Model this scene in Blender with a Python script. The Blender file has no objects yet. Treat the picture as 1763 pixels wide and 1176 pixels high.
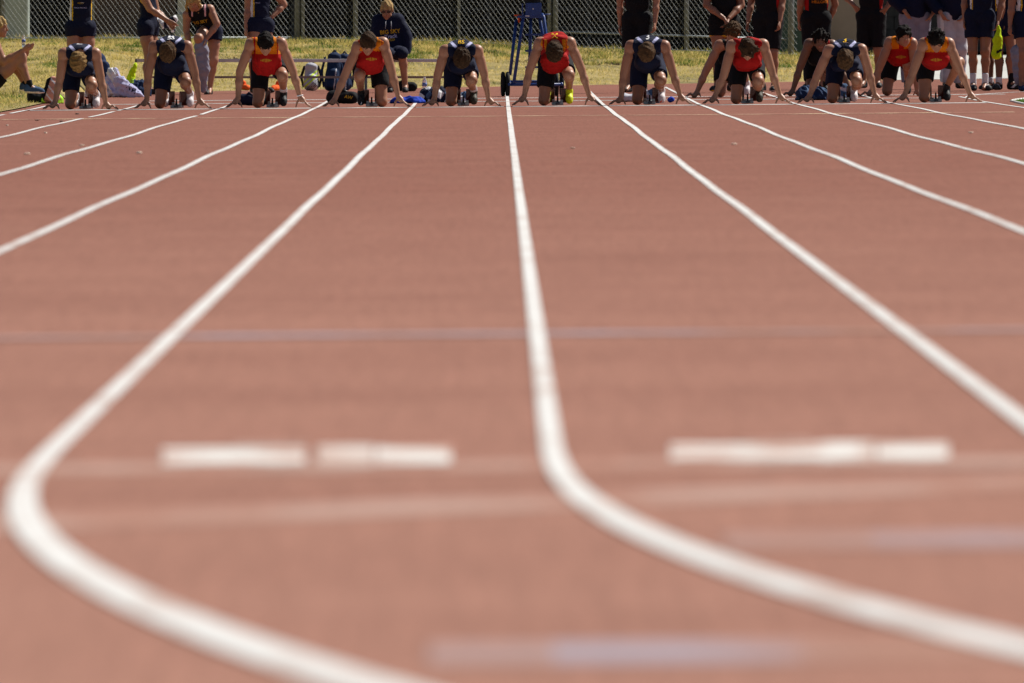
import bpy, bmesh, math, random
import numpy as np
from mathutils import Vector, Matrix
from mathutils.bvhtree import BVHTree
R = math.radians
random.seed(7); rng = np.random.default_rng(7)
scene = bpy.context.scene
C = scene.collection

# ------------------------------------------------------------------ camera, sky, sun, exposure
F = 20000.0          # focal length in pixels of the 1763 px wide photograph
H = 0.92             # camera height (kneeling photographer on the track)
VX, VY = 857.0, 40.0 # where the lane lines meet
cam = bpy.data.cameras.new('camera'); camo = bpy.data.objects.new('camera', cam); C.objects.link(camo)
cam.sensor_width = 36; cam.lens = F / 1763 * 36
cam.clip_start = 0.5; cam.clip_end = 3000
camo.location = (0, 0, H)
camo.rotation_euler = (R(90) - math.atan((588 - VY - 3.6) / F), 0, -math.atan((881.5 - VX) / F))
cam.dof.use_dof = True; cam.dof.focus_distance = 132.0; cam.dof.aperture_fstop = 8.0
scene.camera = camo
SUN = Vector((0.70, 0.50, 1.0)).normalized()
wd = bpy.data.worlds.new('World'); scene.world = wd; wd.use_nodes = True
nt = wd.node_tree; bg = nt.nodes['Background']
sky = nt.nodes.new('ShaderNodeTexSky'); sky.sky_type = 'NISHITA'; sky.sun_disc = False
sky.sun_elevation = math.asin(SUN.z); sky.sun_rotation = math.atan2(SUN.x, SUN.y)
nt.links.new(sky.outputs[0], bg.inputs[0]); bg.inputs[1].default_value = 0.05
sl = bpy.data.lights.new('sun', 'SUN'); sl.energy = 5.0; sl.angle = R(0.5); sl.color = (1, 0.95, 0.87)
so = bpy.data.objects.new('sun', sl); C.objects.link(so)
so.rotation_euler = SUN.to_track_quat('Z', 'Y').to_euler()
scene.view_settings.view_transform = 'Standard'; scene.view_settings.look = 'None'
scene.view_settings.gamma = 1; scene.view_settings.exposure = 0.18
scene.view_settings.use_curve_mapping = False

# ------------------------------------------------------------------ materials
M = {}
def mat(name, col, rough=0.8, var=0.15, scale=8, bump=0.0, bscale=60, col2=None, spec=0.3, metal=0.0, transl=0.0):
    m = bpy.data.materials.new(name); m.use_nodes = True
    n = m.node_tree.nodes; l = m.node_tree.links; b = n['Principled BSDF']
    tc = n.new('ShaderNodeTexCoord'); no = n.new('ShaderNodeTexNoise')
    no.inputs['Scale'].default_value = scale; no.inputs['Detail'].default_value = 5
    l.new(tc.outputs['Object'], no.inputs['Vector'])
    rp = n.new('ShaderNodeValToRGB'); rp.color_ramp.elements[0].position = 0.32; rp.color_ramp.elements[1].position = 0.68
    c2 = col2 if col2 else tuple(min(1, c * (1 + var)) for c in col)
    c1 = col if col2 else tuple(c * (1 - var) for c in col)
    rp.color_ramp.elements[0].color = (*c1, 1); rp.color_ramp.elements[1].color = (*c2, 1)
    l.new(no.outputs[0], rp.inputs[0]); l.new(rp.outputs[0], b.inputs['Base Color'])
    b.inputs['Roughness'].default_value = rough; b.inputs['Specular IOR Level'].default_value = spec
    b.inputs['Metallic'].default_value = metal
    if bump:
        nb = n.new('ShaderNodeTexNoise'); nb.inputs['Scale'].default_value = bscale; nb.inputs['Detail'].default_value = 3
        l.new(tc.outputs['Object'], nb.inputs['Vector'])
        bp = n.new('ShaderNodeBump'); bp.inputs['Strength'].default_value = bump; bp.inputs['Distance'].default_value = 0.02
        l.new(nb.outputs[0], bp.inputs['Height']); l.new(bp.outputs[0], b.inputs['Normal'])
    if transl:
        tr = n.new('ShaderNodeBsdfTranslucent'); l.new(rp.outputs[0], tr.inputs[0])
        mx = n.new('ShaderNodeMixShader'); mx.inputs[0].default_value = transl
        l.new(b.outputs[0], mx.inputs[1]); l.new(tr.outputs[0], mx.inputs[2])
        l.new(mx.outputs[0], n['Material Output'].inputs[0])
    M[name] = m
    return m
fab = dict(rough=0.85, var=0.12, scale=14, bump=0.35, bscale=22, spec=0.2)
mat('skin_fair', (0.39, 0.172, 0.094), 0.47, 0.10, 12, 0.05, 90, spec=0.6)
mat('skin_tan', (0.31, 0.127, 0.066), 0.47, 0.12, 12, 0.05, 90, spec=0.6)
mat('skin_brown', (0.19, 0.09, 0.052), 0.42, 0.12, 12, 0.05, 90, spec=0.4)
for k_ in ('skin_fair', 'skin_tan', 'skin_brown'):
    b_ = M[k_].node_tree.nodes['Principled BSDF']; b_.inputs['Sheen Weight'].default_value = 0.15; b_.inputs['Sheen Roughness'].default_value = 0.35; b_.inputs['Sheen Tint'].default_value = (1, 0.9, 0.8, 1)
mat('lips', (0.38, 0.14, 0.11), 0.5, 0.05)
mat('navy', (0.007, 0.010, 0.032), **fab); mat('navy_light', (0.018, 0.034, 0.095), **fab)
mat('red', (0.40, 0.008, 0.007), **fab); mat('orange', (0.70, 0.20, 0.005), **fab)
mat('black', (0.008, 0.008, 0.010), **fab); mat('white', (0.78, 0.77, 0.78), **fab)
mat('lilac', (0.50, 0.50, 0.72), **fab); mat('yellow', (0.80, 0.48, 0.02), **fab); mat('gold', (0.62, 0.38, 0.03), **fab)
mat('grey', (0.27, 0.26, 0.33), **fab); mat('light_grey', (0.48, 0.48, 0.53), **fab)
mat('neon', (0.62, 0.85, 0.01), **fab); mat('royal', (0.012, 0.05, 0.42), **fab); mat('neon_green', (0.45, 0.8, 0.05), **fab)
mat('pink', (0.75, 0.42, 0.46), **fab); mat('orange_bright', (0.9, 0.13, 0.02), **fab); mat('steel_blue', (0.06, 0.11, 0.20), **fab)
mat('blue_bag', (0.010, 0.026, 0.075), **fab); mat('salmon', (0.62, 0.30, 0.22), **fab); mat('teal', (0.02, 0.30, 0.36), **fab)
hr = dict(rough=0.7, scale=40, bump=0.8, bscale=80, spec=0.10)
mat('hair_blond', (0.24, 0.14, 0.05), var=0.35, **hr); mat('hair_light', (0.46, 0.31, 0.13), var=0.35, **hr)
mat('hair_brown', (0.05, 0.027, 0.013), var=0.4, **hr); mat('hair_mid', (0.085, 0.046, 0.021), var=0.4, **hr); mat('hair_dark', (0.010, 0.007, 0.006), var=0.4, **hr)
mat('eye', (0.02, 0.015, 0.012), 0.2, 0, spec=0.5); mat('lens', (0.006, 0.006, 0.007), 0.08, 0, spec=0.7)
mat('steel', (0.28, 0.31, 0.32), 0.45, 0.15, 20, metal=0.6, spec=0.5); mat('galv', (0.20, 0.215, 0.22), 0.5, 0.18, 14, metal=0.35, spec=0.5)
mat('wire', (0.43, 0.45, 0.45), 0.5, 0.1, 14, metal=0.1, spec=0.6)
mat('alu', (0.62, 0.60, 0.63), 0.45, 0.08, 10, metal=0.25, spec=0.5); mat('brace', (0.34, 0.25, 0.22), 0.6, 0.15, 10)
mat('blue_paint', (0.010, 0.045, 0.21), 0.4, 0.15, 20, spec=0.5); mat('rubber', (0.012, 0.012, 0.013), 0.8, 0.2, 30)
mat('pad_red', (0.10, 0.025, 0.016), 0.8, 0.25, 30, 0.4, 120); mat('dark_metal', (0.05, 0.055, 0.07), 0.45, 0.2, 20, metal=0.4, spec=0.5)
mat('paint_white', (0.78, 0.77, 0.74), 0.8, 0.05, 3, spec=0.1)
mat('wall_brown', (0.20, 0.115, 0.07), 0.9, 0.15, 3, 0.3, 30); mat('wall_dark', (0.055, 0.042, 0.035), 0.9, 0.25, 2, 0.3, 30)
mat('wall_tan', (0.25, 0.19, 0.15), 0.9, 0.08, 3, 0.2, 40); mat('beam', (0.10, 0.09, 0.08), 0.8, 0.2, 6)
mat('cabinet', (0.36, 0.42, 0.40), 0.6, 0.1, 5); mat('green_panel', (0.05, 0.085, 0.075), 0.8, 0.15, 5)
mat('post_pale', (0.46, 0.46, 0.42), 0.8, 0.1, 8); mat('cmu', (0.06, 0.055, 0.05), 0.9, 0.2, 12)
mat('concrete', (0.50, 0.50, 0.46), 0.9, 0.08, 2.5, 0.2, 60); mat('soil', (0.14, 0.11, 0.07), 0.95, 0.3, 1.5)
mat('litter', (0.62, 0.52, 0.42), 0.9, 0.3, 30); mat('litter_dark', (0.10, 0.06, 0.05), 0.9, 0.3, 30)
mat('bottle_label', (0.12, 0.18, 0.45), 0.5, 0.1); mat('cap_white', (0.8, 0.8, 0.8), 0.4, 0.05)
mat('shoe_white', (0.72, 0.68, 0.70), 0.6, 0.1, 20, 0.2, 60); mat('shoe_black', (0.014, 0.014, 0.016), 0.6, 0.2, 20, 0.2, 60)
mat('shoe_neon', (0.70, 0.82, 0.01), 0.55, 0.08, 20, 0.2, 60); mat('shoe_dark', (0.05, 0.045, 0.03), 0.6, 0.2, 20, 0.2, 60)
mat('sock', (0.74, 0.73, 0.78), 0.9, 0.06, 20, 0.3, 60)
# water bottle plastic
m = bpy.data.materials.new('clear_plastic'); m.use_nodes = True; b = m.node_tree.nodes['Principled BSDF']
tcx = m.node_tree.nodes.new('ShaderNodeTexNoise'); tcx.inputs['Scale'].default_value = 30
rpx = m.node_tree.nodes.new('ShaderNodeMapRange'); rpx.inputs[3].default_value = 0.04; rpx.inputs[4].default_value = 0.14
m.node_tree.links.new(tcx.outputs[0], rpx.inputs[0]); m.node_tree.links.new(rpx.outputs[0], b.inputs['Roughness'])
b.inputs['Base Color'].default_value = (0.93, 0.96, 0.98, 1); b.inputs['Transmission Weight'].default_value = 0.75; b.inputs['IOR'].default_value = 1.2
M['clear_plastic'] = m

def track_material():
    m = bpy.data.materials.new('track_rubber'); m.use_nodes = True
    n = m.node_tree.nodes; l = m.node_tree.links; b = n['Principled BSDF']
    tc = n.new('ShaderNodeTexCoord')
    def noise(scale, detail, mp=None, dist=0.0):
        t = n.new('ShaderNodeTexNoise'); t.inputs['Scale'].default_value = scale; t.inputs['Detail'].default_value = detail; t.inputs['Distortion'].default_value = dist
        if mp:
            q = n.new('ShaderNodeMapping'); q.inputs['Scale'].default_value = mp; l.new(tc.outputs['Object'], q.inputs[0]); l.new(q.outputs[0], t.inputs['Vector'])
        else: l.new(tc.outputs['Object'], t.inputs['Vector'])
        return t.outputs[0]
    def mr(sock, a, b_, lo, hi):
        q = n.new('ShaderNodeMapRange'); q.inputs[1].default_value = a; q.inputs[2].default_value = b_; q.inputs[3].default_value = lo; q.inputs[4].default_value = hi
        l.new(sock, q.inputs[0]); return q.outputs[0]
    def mix(f, a, b_, bt='MIX'):
        q = n.new('ShaderNodeMix'); q.data_type = 'RGBA'; q.blend_type = bt
        if isinstance(f, float): q.inputs[0].default_value = f
        else: l.new(f, q.inputs[0])
        for i, v in ((6, a), (7, b_)):
            if isinstance(v, tuple): q.inputs[i].default_value = (*v, 1)
            else: l.new(v, q.inputs[i])
        return q.outputs[2]
    far_col = (0.238, 0.100, 0.073); near_col = (0.375, 0.196, 0.146)
    # paler colour at the near end, darker and redder far off, broken by noise
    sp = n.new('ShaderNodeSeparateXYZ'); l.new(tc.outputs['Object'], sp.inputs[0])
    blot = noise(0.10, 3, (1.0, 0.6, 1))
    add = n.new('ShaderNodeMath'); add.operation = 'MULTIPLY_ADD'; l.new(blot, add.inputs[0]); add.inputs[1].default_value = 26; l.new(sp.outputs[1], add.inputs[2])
    near_mix = mr(add.outputs[0], 14, 84, 1.0, 0.0)
    base = mix(near_mix, far_col, near_col)
    pt = mr(noise(0.6, 5, (0.55, 0.9, 1), 0.5), 0.36, 0.70, 0.0, 0.34)
    base = mix(pt, base, (0.200, 0.088, 0.065))
    pt2 = mr(noise(2.2, 5, (0.5, 0.9, 1), 0.3), 0.45, 0.75, 0.0, 0.26)
    base = mix(pt2, base, (0.41, 0.213, 0.155))
    gr = mr(noise(60, 4, (1, 0.022, 1), 0.8), 0.30, 0.70, 0.87, 1.13)
    base = mix(1.0, base, gr, 'MULTIPLY')
    gr2 = mr(noise(160, 2), 0.25, 0.75, 0.70, 1.28)
    base = mix(1.0, base, gr2, 'MULTIPLY')
    l.new(base, b.inputs['Base Color']); b.inputs['Roughness'].default_value = 0.95; b.inputs['Specular IOR Level'].default_value = 0.06
    bp = n.new('ShaderNodeBump'); bp.inputs['Strength'].default_value = 0.35; bp.inputs['Distance'].default_value = 0.004
    l.new(noise(160, 2), bp.inputs['Height']); l.new(bp.outputs[0], b.inputs['Normal'])
    M['track'] = m
    return base
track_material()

def paint_material(name, col, under, wear_lo, wear_hi, scale, stretch=(1, 1, 1), amt=1.0):
    m = bpy.data.materials.new(name); m.use_nodes = True
    n = m.node_tree.nodes; l = m.node_tree.links; b = n['Principled BSDF']
    tc = n.new('ShaderNodeTexCoord'); q = n.new('ShaderNodeMapping'); q.inputs['Scale'].default_value = stretch
    l.new(tc.outputs['Object'], q.inputs[0])
    t = n.new('ShaderNodeTexNoise'); t.inputs['Scale'].default_value = scale; t.inputs['Detail'].default_value = 6; l.new(q.outputs[0], t.inputs['Vector'])
    r = n.new('ShaderNodeMapRange'); r.inputs[1].default_value = wear_lo; r.inputs[2].default_value = wear_hi; r.inputs[3].default_value = 0; r.inputs[4].default_value = amt
    l.new(t.outputs[0], r.inputs[0])
    x = n.new('ShaderNodeMix'); x.data_type = 'RGBA'; x.inputs[6].default_value = (*col, 1); x.inputs[7].default_value = (*under, 1)
    l.new(r.outputs[0], x.inputs[0]); l.new(x.outputs[2], b.inputs['Base Color'])
    b.inputs['Roughness'].default_value = 0.9; b.inputs['Specular IOR Level'].default_value = 0.08
    M[name] = m
paint_material('line_white', (0.68, 0.67, 0.65), (0.46, 0.34, 0.29), 0.50, 0.70, 6, (1, 0.25, 1), 0.75)
paint_material('line_faded', (0.43, 0.275, 0.225), (0.38, 0.20, 0.15), 0.42, 0.62, 3, (1, 0.3, 1))
paint_material('line_blue', (0.36, 0.30, 0.335), (0.365, 0.20, 0.152), 0.40, 0.60, 1.1, (1, 0.3, 1))
paint_material('line_cream', (0.66, 0.50, 0.33), (0.40, 0.19, 0.14), 0.40, 0.58, 2, (1, 0.5, 1))
paint_material('numeral_white', (0.70, 0.70, 0.67), (0.50, 0.31, 0.25), 0.46, 0.60, 4, (1, 0.7, 1))

paint_material('numeral_worn', (0.62, 0.56, 0.52), (0.47, 0.30, 0.24), 0.42, 0.62, 4, (1, 0.7, 1))
paint_material('line_blue_faint', (0.37, 0.245, 0.225), (0.37, 0.20, 0.15), 0.40, 0.60, 1.1, (1, 0.3, 1))
def grass_material():
    m = mat('grass', (0.25, 0.25, 0.05), 0.8, 0.2, 3.5, col2=(0.90, 0.70, 0.27), spec=0.15, transl=0.5)
    m2 = mat('grass_green', (0.05, 0.13, 0.015), 0.8, 0.2, 1.4, col2=(0.16, 0.26, 0.04), spec=0.15, transl=0.45)
    mat('grass_soil', (0.17, 0.14, 0.055), 0.95, 0.3, 1.6, col2=(0.44, 0.33, 0.12))
grass_material()

# ------------------------------------------------------------------ object helpers
def setp(o, label=None, cat=None, group=None, kind=None):
    if label: o['label'] = label
    if cat: o['category'] = cat
    if group: o['group'] = group
    if kind: o['kind'] = kind
    return o
def link(o, parent=None):
    C.objects.link(o)
    if parent: o.parent = parent
    return o
def empty(name, loc=(0, 0, 0), rz=0.0):
    o = bpy.data.objects.new(name, None); o.location = loc; o.rotation_euler = (0, 0, rz); o.empty_display_size = 0.1
    return link(o)
def raw_mesh(name, verts, faces, mats, mi=None, smooth=True):
    verts = np.asarray(verts, np.float32); faces = np.asarray(faces, np.int32)
    me = bpy.data.meshes.new(name); k = faces.shape[1]
    me.vertices.add(len(verts)); me.vertices.foreach_set('co', verts.ravel())
    me.loops.add(faces.size); me.loops.foreach_set('vertex_index', faces.ravel())
    me.polygons.add(len(faces)); me.polygons.foreach_set('loop_start', np.arange(len(faces), dtype=np.int32) * k)
    for q in mats: me.materials.append(M[q])
    if mi is not None: me.polygons.foreach_set('material_index', np.asarray(mi, np.int32))
    me.polygons.foreach_set('use_smooth', np.full(len(faces), smooth))
    me.update(calc_edges=True)
    return me
class MB:
    """collects shapes for ONE mesh"""
    def __init__(s): s.bm = bmesh.new()
    def box(s, c, size, rot=None, bevel=0.0):
        m = Matrix.Translation(Vector(c)) @ (rot.to_4x4() if rot else Matrix()) @ Matrix.Diagonal((*size, 1))
        r = bmesh.ops.create_cube(s.bm, size=1.0, matrix=m)
        if bevel:
            ed = list({e for v in r['verts'] for e in v.link_edges})
            bmesh.ops.bevel(s.bm, geom=ed, offset=bevel, segments=2, affect='EDGES', profile=0.7)
        return s
    def tube(s, pts, r, n=8, cap=True):
        pts = [Vector(p) for p in pts]; rings = []
        for i, p in enumerate(pts):
            t = (pts[min(i + 1, len(pts) - 1)] - pts[max(i - 1, 0)]).normalized()
            a = t.orthogonal().normalized() if i == 0 else (a - t * a.dot(t)).normalized()
            bb = t.cross(a); rr = r[i] if isinstance(r, (list, tuple)) else r
            rings.append([s.bm.verts.new(p + (a * math.cos(2 * math.pi * k / n) + bb * math.sin(2 * math.pi * k / n)) * rr) for k in range(n)])
        for A, B in zip(rings[:-1], rings[1:]):
            for k in range(n): s.bm.faces.new((A[k], A[(k + 1) % n], B[(k + 1) % n], B[k]))
        if cap: s.bm.faces.new(rings[0][::-1]); s.bm.faces.new(rings[-1])
        return s
    def torus(s, c, axis, Rr, r, n=28, k=10, flat=1.0):
        ax = Vector(axis).normalized(); a = ax.orthogonal().normalized(); b = ax.cross(a); c = Vector(c); rings = []
        for i in range(n):
            d = a * math.cos(2 * math.pi * i / n) + b * math.sin(2 * math.pi * i / n)
            rings.append([s.bm.verts.new(c + d * (Rr + r * math.cos(2 * math.pi * j / k)) + ax * r * flat * math.sin(2 * math.pi * j / k)) for j in range(k)])
        for i in range(n):
            A, B = rings[i], rings[(i + 1) % n]
            for j in range(k): s.bm.faces.new((A[j], B[j], B[(j + 1) % k], A[(j + 1) % k]))
        return s
    def lathe(s, c, prof, n=16):
        c = Vector(c); rings = [[s.bm.verts.new(c + Vector((r * math.cos(2 * math.pi * k / n), r * math.sin(2 * math.pi * k / n), z))) for k in range(n)] for r, z in prof]
        for A, B in zip(rings[:-1], rings[1:]):
            for k in range(n): s.bm.faces.new((A[k], A[(k + 1) % n], B[(k + 1) % n], B[k]))
        s.bm.faces.new(rings[0][::-1]); s.bm.faces.new(rings[-1]); return s
    def build(s, name, m, parent=None, smooth=False):
        bmesh.ops.recalc_face_normals(s.bm, faces=s.bm.faces)
        me = bpy.data.meshes.new(name); s.bm.to_mesh(me); s.bm.free()
        me.materials.append(M[m])
        if smooth:
            for p in me.polygons: p.use_smooth = True
        return link(bpy.data.objects.new(name, me), parent)

# ------------------------------------------------------------------ terrain
EDGE = np.array([(-9, 118), (-5.6, 141), (-5.5, 147), (-5.3, 152.3), (-4.8, 155.2), (-3.7, 158), (-1.3, 160.5), (3.5, 166), (7.5, 170), (12, 172.5), (40, 176)], float)
FENCE_D = 172.0
FB = np.array([(-9, 0.70), (-2.2, 0.70), (-0.6, 0.66), (0.8, 0.58), (3.0, 0.52), (4.6, 0.46), (6.0, 0.44), (40, 0.44)], float)
def edge_d(X): return np.interp(X, EDGE[:, 0], EDGE[:, 1])
def terrain(X, d):
    X = np.asarray(X, float); d = np.asarray(d, float)
    z = 0.008 * (np.clip(X, -9, 12) - 0.1)
    fade = np.clip((d - 36) / 30, 0, 1) * np.clip((133 - d) / 14, 0, 1)
    z = z + fade * (0.0032 * np.sin(2 * np.pi * (d - 100) / 25 + 0.25 * X) + 0.0022 * np.sin(2 * np.pi * d / 11.3 + 0.5 * X + 1.0))
    z = z + 0.002 * np.clip(d - 132, 0, 40)
    e = edge_d(X)
    t = np.clip((d - e) / np.maximum(FENCE_D - e, 2.0), 0, 1)
    w5 = np.clip((X + 6.6) / 1.3, 0, 1); bank = np.clip((d - 149) / (FENCE_D - 149), 0, 1) * (1 - w5) + t * w5
    zt = np.interp(X, FB[:, 0], FB[:, 1])
    return z * (1 - bank) + zt * bank
def ground_px(px, py):
    """point of the ground seen at a pixel of the photograph"""
    d = 140.0
    for _ in range(40):
        X = (px - VX) * d / F; dn = (H - float(terrain(X, d))) * F / max(py - VY, 1); d = d + 0.5 * (dn - d)
    return (px - VX) * d / F, d, float(terrain((px - VX) * d / F, d))
def at(px, py, d): return Vector(((px - VX) * d / F, d, H - (py - VY) * d / F))
def gz(X, d): return float(terrain(X, d))

def sheet(name, xs, ds, m, lift=0.0, mask=None, zfn=terrain):
    xs = np.asarray(xs, float); ds = np.asarray(ds, float)
    XX, DD = np.meshgrid(xs, ds, indexing='ij'); ZZ = zfn(XX, DD) + lift
    v = np.stack([XX, DD, ZZ], -1).reshape(-1, 3); nd = len(ds)
    i, j = np.meshgrid(np.arange(len(xs) - 1), np.arange(nd - 1), indexing='ij')
    f = np.stack([i * nd + j, (i + 1) * nd + j, (i + 1) * nd + j + 1, i * nd + j + 1], -1).reshape(-1, 4)
    if mask is not None:
        c = v[f].mean(1); f = f[mask(c[:, 0], c[:, 1])]
    return link(bpy.data.objects.new(name, raw_mesh(name, v, f, [m])))
def edge_sheet(name, xs, d_lo, d_hi, nd, m, lift=0.0):
    """sheet whose depth runs between two curves of X"""
    xs = np.asarray(xs, float); t = np.linspace(0, 1, nd); lo = d_lo(xs); hi = d_hi(xs)
    DD = lo[:, None] + (hi - lo)[:, None] * t[None]; XX = np.repeat(xs[:, None], nd, 1); ZZ = terrain(XX, DD) + lift
    v = np.stack([XX, DD, ZZ], -1).reshape(-1, 3)
    i, j = np.meshgrid(np.arange(len(xs) - 1), np.arange(nd - 1), indexing='ij')
    f = np.stack([i * nd + j, (i + 1) * nd + j, (i + 1) * nd + j + 1, i * nd + j + 1], -1).reshape(-1, 4)
    return link(bpy.data.objects.new(name, raw_mesh(name, v, f, [m])))
def far_z(X, d): return np.full(np.shape(X), -0.35)
setp(sheet('ground', np.linspace(-1500, 1500, 31), np.linspace(-1500, 1500, 31), 'soil', 0, None, far_z), 'bare ground around the track', kind='structure')
setp(edge_sheet('ground', np.r_[np.linspace(-60, -9, 12), np.linspace(-8, 12, 101), np.linspace(14, 60, 10)], edge_d, lambda X: np.full(X.shape, 230.0), 60, 'grass_soil', 0.0), 'dry grassy bank rising behind the track to the fence', kind='structure')
XT = np.r_[np.linspace(-60, -10, 10), np.linspace(-9, 12, 43), np.linspace(14, 60, 10)]
def tr_far(X): return np.where(X < -5.2, np.where(X < -5.6, 128.0, edge_d(X)), edge_d(X)) + 0.0
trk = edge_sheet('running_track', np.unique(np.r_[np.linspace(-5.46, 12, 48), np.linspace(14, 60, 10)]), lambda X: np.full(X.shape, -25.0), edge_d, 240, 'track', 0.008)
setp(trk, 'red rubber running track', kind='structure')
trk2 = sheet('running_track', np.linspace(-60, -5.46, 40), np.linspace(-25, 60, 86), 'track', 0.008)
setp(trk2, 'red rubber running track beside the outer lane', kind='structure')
vrg = edge_sheet('grass_verge', np.linspace(-30, -5.46, 40), lambda X: np.full(X.shape, 60.0), lambda X: np.maximum(edge_d(X), 118.0), 50, 'grass_soil', 0.02)
setp(vrg, 'strip of dry grass beside the outer lane', kind='structure')

# painted markings: thin sheets on the track
def stripe(name, pts, widths, m, lift=0.0125, parent=trk):
    pts = np.asarray(pts, float); n = len(pts); w = np.full(n, widths) if np.isscalar(widths) else np.asarray(widths)
    t = np.gradient(pts, axis=0); t /= np.linalg.norm(t, axis=1)[:, None]; nn = np.stack([-t[:, 1], t[:, 0]], 1)
    a = pts + nn * w[:, None] / 2; b_ = pts - nn * w[:, None] / 2
    v = np.zeros((2 * n, 3)); v[:n, :2] = a; v[n:, :2] = b_; v[:, 2] = terrain(v[:, 0], v[:, 1]) + lift
    i = np.arange(n - 1); f = np.stack([i, i + n, i + n + 1, i + 1], 1)
    return link(bpy.data.objects.new(name, raw_mesh(name, v, f, [m])), parent)
DS = 130.5; LANE = 1.08; X0 = 0.117
LX = {k: X0 + LANE * k for k in range(-5, 6)}
BEND = 24.0; CX = LX[5] + 36.6
for k, x in LX.items():
    Rr = CX - x
    gaps = [(117.5, 119.6), (127.2, 128.6)] if k == -4 else ([(120.4, 122.2)] if k == -3 else ([(124.5, 126)] if k == -5 else []))
    d = 30.0; far = {5: DS + 8.3}.get(k, min(float(edge_d(np.array(x))) - 0.4, 158 if k > -4 else 140)); seg = []
    # bend: curvature grows over the first metres, then holds
    ss = np.linspace(0, 26, 131); kap = np.clip(ss / 3.2, 0, 1) / Rr; phi = np.concatenate([[0], np.cumsum((kap[1:] + kap[:-1]) / 2 * np.diff(ss))])
    bx = x + np.concatenate([[0], np.cumsum(np.sin((phi[1:] + phi[:-1]) / 2) * np.diff(ss))]); by = BEND + 1.75 - np.concatenate([[0], np.cumsum(np.cos((phi[1:] + phi[:-1]) / 2) * np.diff(ss))])
    bend = np.stack([bx, by], 1)[::-1]
    # the curved lines have been painted over more than once and run wider than the straight ones
    wb = (0.046 + 0.075 * np.clip(phi / 0.21, 0, 1) ** 1.1)[::-1]
    if k <= 4:
        stripe('lane_line', np.r_[bend, np.stack([np.full(8, x), np.linspace(BEND + 2.2, 30, 8)], 1)], np.r_[wb, np.full(8, 0.046)], 'line_white', 0.0125)
    starts = [30.0] + [g[1] for g in gaps]; ends = [g[0] for g in gaps] + [far]
    for a, b_ in zip(starts, ends):
        n = max(4, int((b_ - a) / 0.8))
        w = np.full(n, 0.046); dd = np.linspace(a, b_, n)
        stripe('lane_line', np.stack([np.full(n, x), dd], 1), np.where(dd > DS + 1, 0.04, w), 'line_white', 0.0125)
# the far bend leaves the straight at the inner lane
a2 = np.linspace(0.02, 0.5, 30)
stripe('lane_line', np.stack([CX - 36.55 * np.cos(a2), DS + 6.4 + 36.55 * np.sin(a2)], 1), 0.06, 'line_white', 0.012)
# kerb round the infield, with its grass
def infield(a, rr): return np.stack([CX - rr * np.cos(a), DS + 5.5 + rr * np.sin(a)], 1)
kerb_pts = [ground_px(px_, py_)[:2] for px_, py_ in ((1900, 192), (1763, 177.6), (1752, 175.2), (1746, 173.4), (1741, 172.4), (1744, 171.2), (1752, 169.8), (1763, 168.6), (1850, 164))]
mb = MB(); mb.tube([(x, y, gz(x, y) + 0.012) for x, y in kerb_pts], 0.016, 8)
setp(mb.build('infield_kerb', 'paint_white', None, True), 'white kerb round the tip of the green infield grass', 'kerb')
# cross lines
def cross(y_or_d, xa, xb, depth, m, lift=0.011, skew=0.0):
    xs = np.linspace(xa, xb, 24); return stripe('cross_line', np.stack([xs, y_or_d + skew * (xs - xa)], 1), depth, m, lift)
for k in range(-5, 5):   # start line, lane by lane
    wv = 0.85
    cross(DS - 0.35, LX[k] + 0.05, LX[k + 1] - 0.05, wv, 'line_white')
cross(DS - 13.5, -5.0, 5.2, 0.5, 'line_cream'); 
cross(DS + 7.0, -4.6, 5.0, 0.35, 'line_white', 0.0112); cross(DS + 11.5, -4.3, 6.2, 0.4, 'line_white', 0.0112)
cross(34.3, -9, 9, 0.34, 'line_blue'); cross(24.05, -5, 8, 0.50, 'line_faded', 0.0095)
cross(21.1, -1.3, 2.6, 0.50, 'line_faded', 0.0095, 0.80)
cross(20.45, 0.40, 0.66, 0.55, 'line_blue_faint', 0.010); cross(20.45, 0.66, 6, 0.55, 'line_blue', 0.010)
cross(16.85, -0.10, 0.08, 0.50, 'line_blue_faint', 0.010); cross(16.85, 0.08, 0.44, 0.50, 'line_blue', 0.010); cross(16.88, 0.44, 0.74, 0.50, 'line_blue_faint', 0.010)
# painted lane numerals seen almost edge-on near the finish
def quad(name, px0, px1, py0, py1, m, lift=0.0115):
    A = []
    for py in (py1, py0):
        d = H * F / (py - VY)
        A.append([((px - VX) * d / F, d) for px in (px0, px1)])
    P = [A[0][0], A[0][1], A[1][1], A[1][0]]
    v = [(x, y, gz(x, y) + lift) for x, y in P]
    return link(bpy.data.objects.new(name, raw_mesh(name, v, [(0, 1, 2, 3)], [m])), trk)
for b0, w in ((275, 1.0), (1150, 0.965)):
    quad('lane_numeral', b0 + 4, b0 + 250 * w, 773, 799, 'numeral_white'); quad('lane_numeral', b0 + 130 * w, b0 + 255 * w, 764, 771, 'line_faded'); quad('lane_numeral', b0 + 170 * w, b0 + 258 * w, 800, 810, 'line_faded')
    quad('lane_numeral', b0 + 372 * w, b0 + 501 * w, 773, 801, 'numeral_white'); quad('lane_numeral', b0 + 272 * w, b0 + 368 * w, 770, 804, 'numeral_worn')
if True:  # in the right-hand lane the first block runs on
    quad('lane_numeral', 1390, 1480, 772, 800, 'numeral_white', 0.012)

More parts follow.
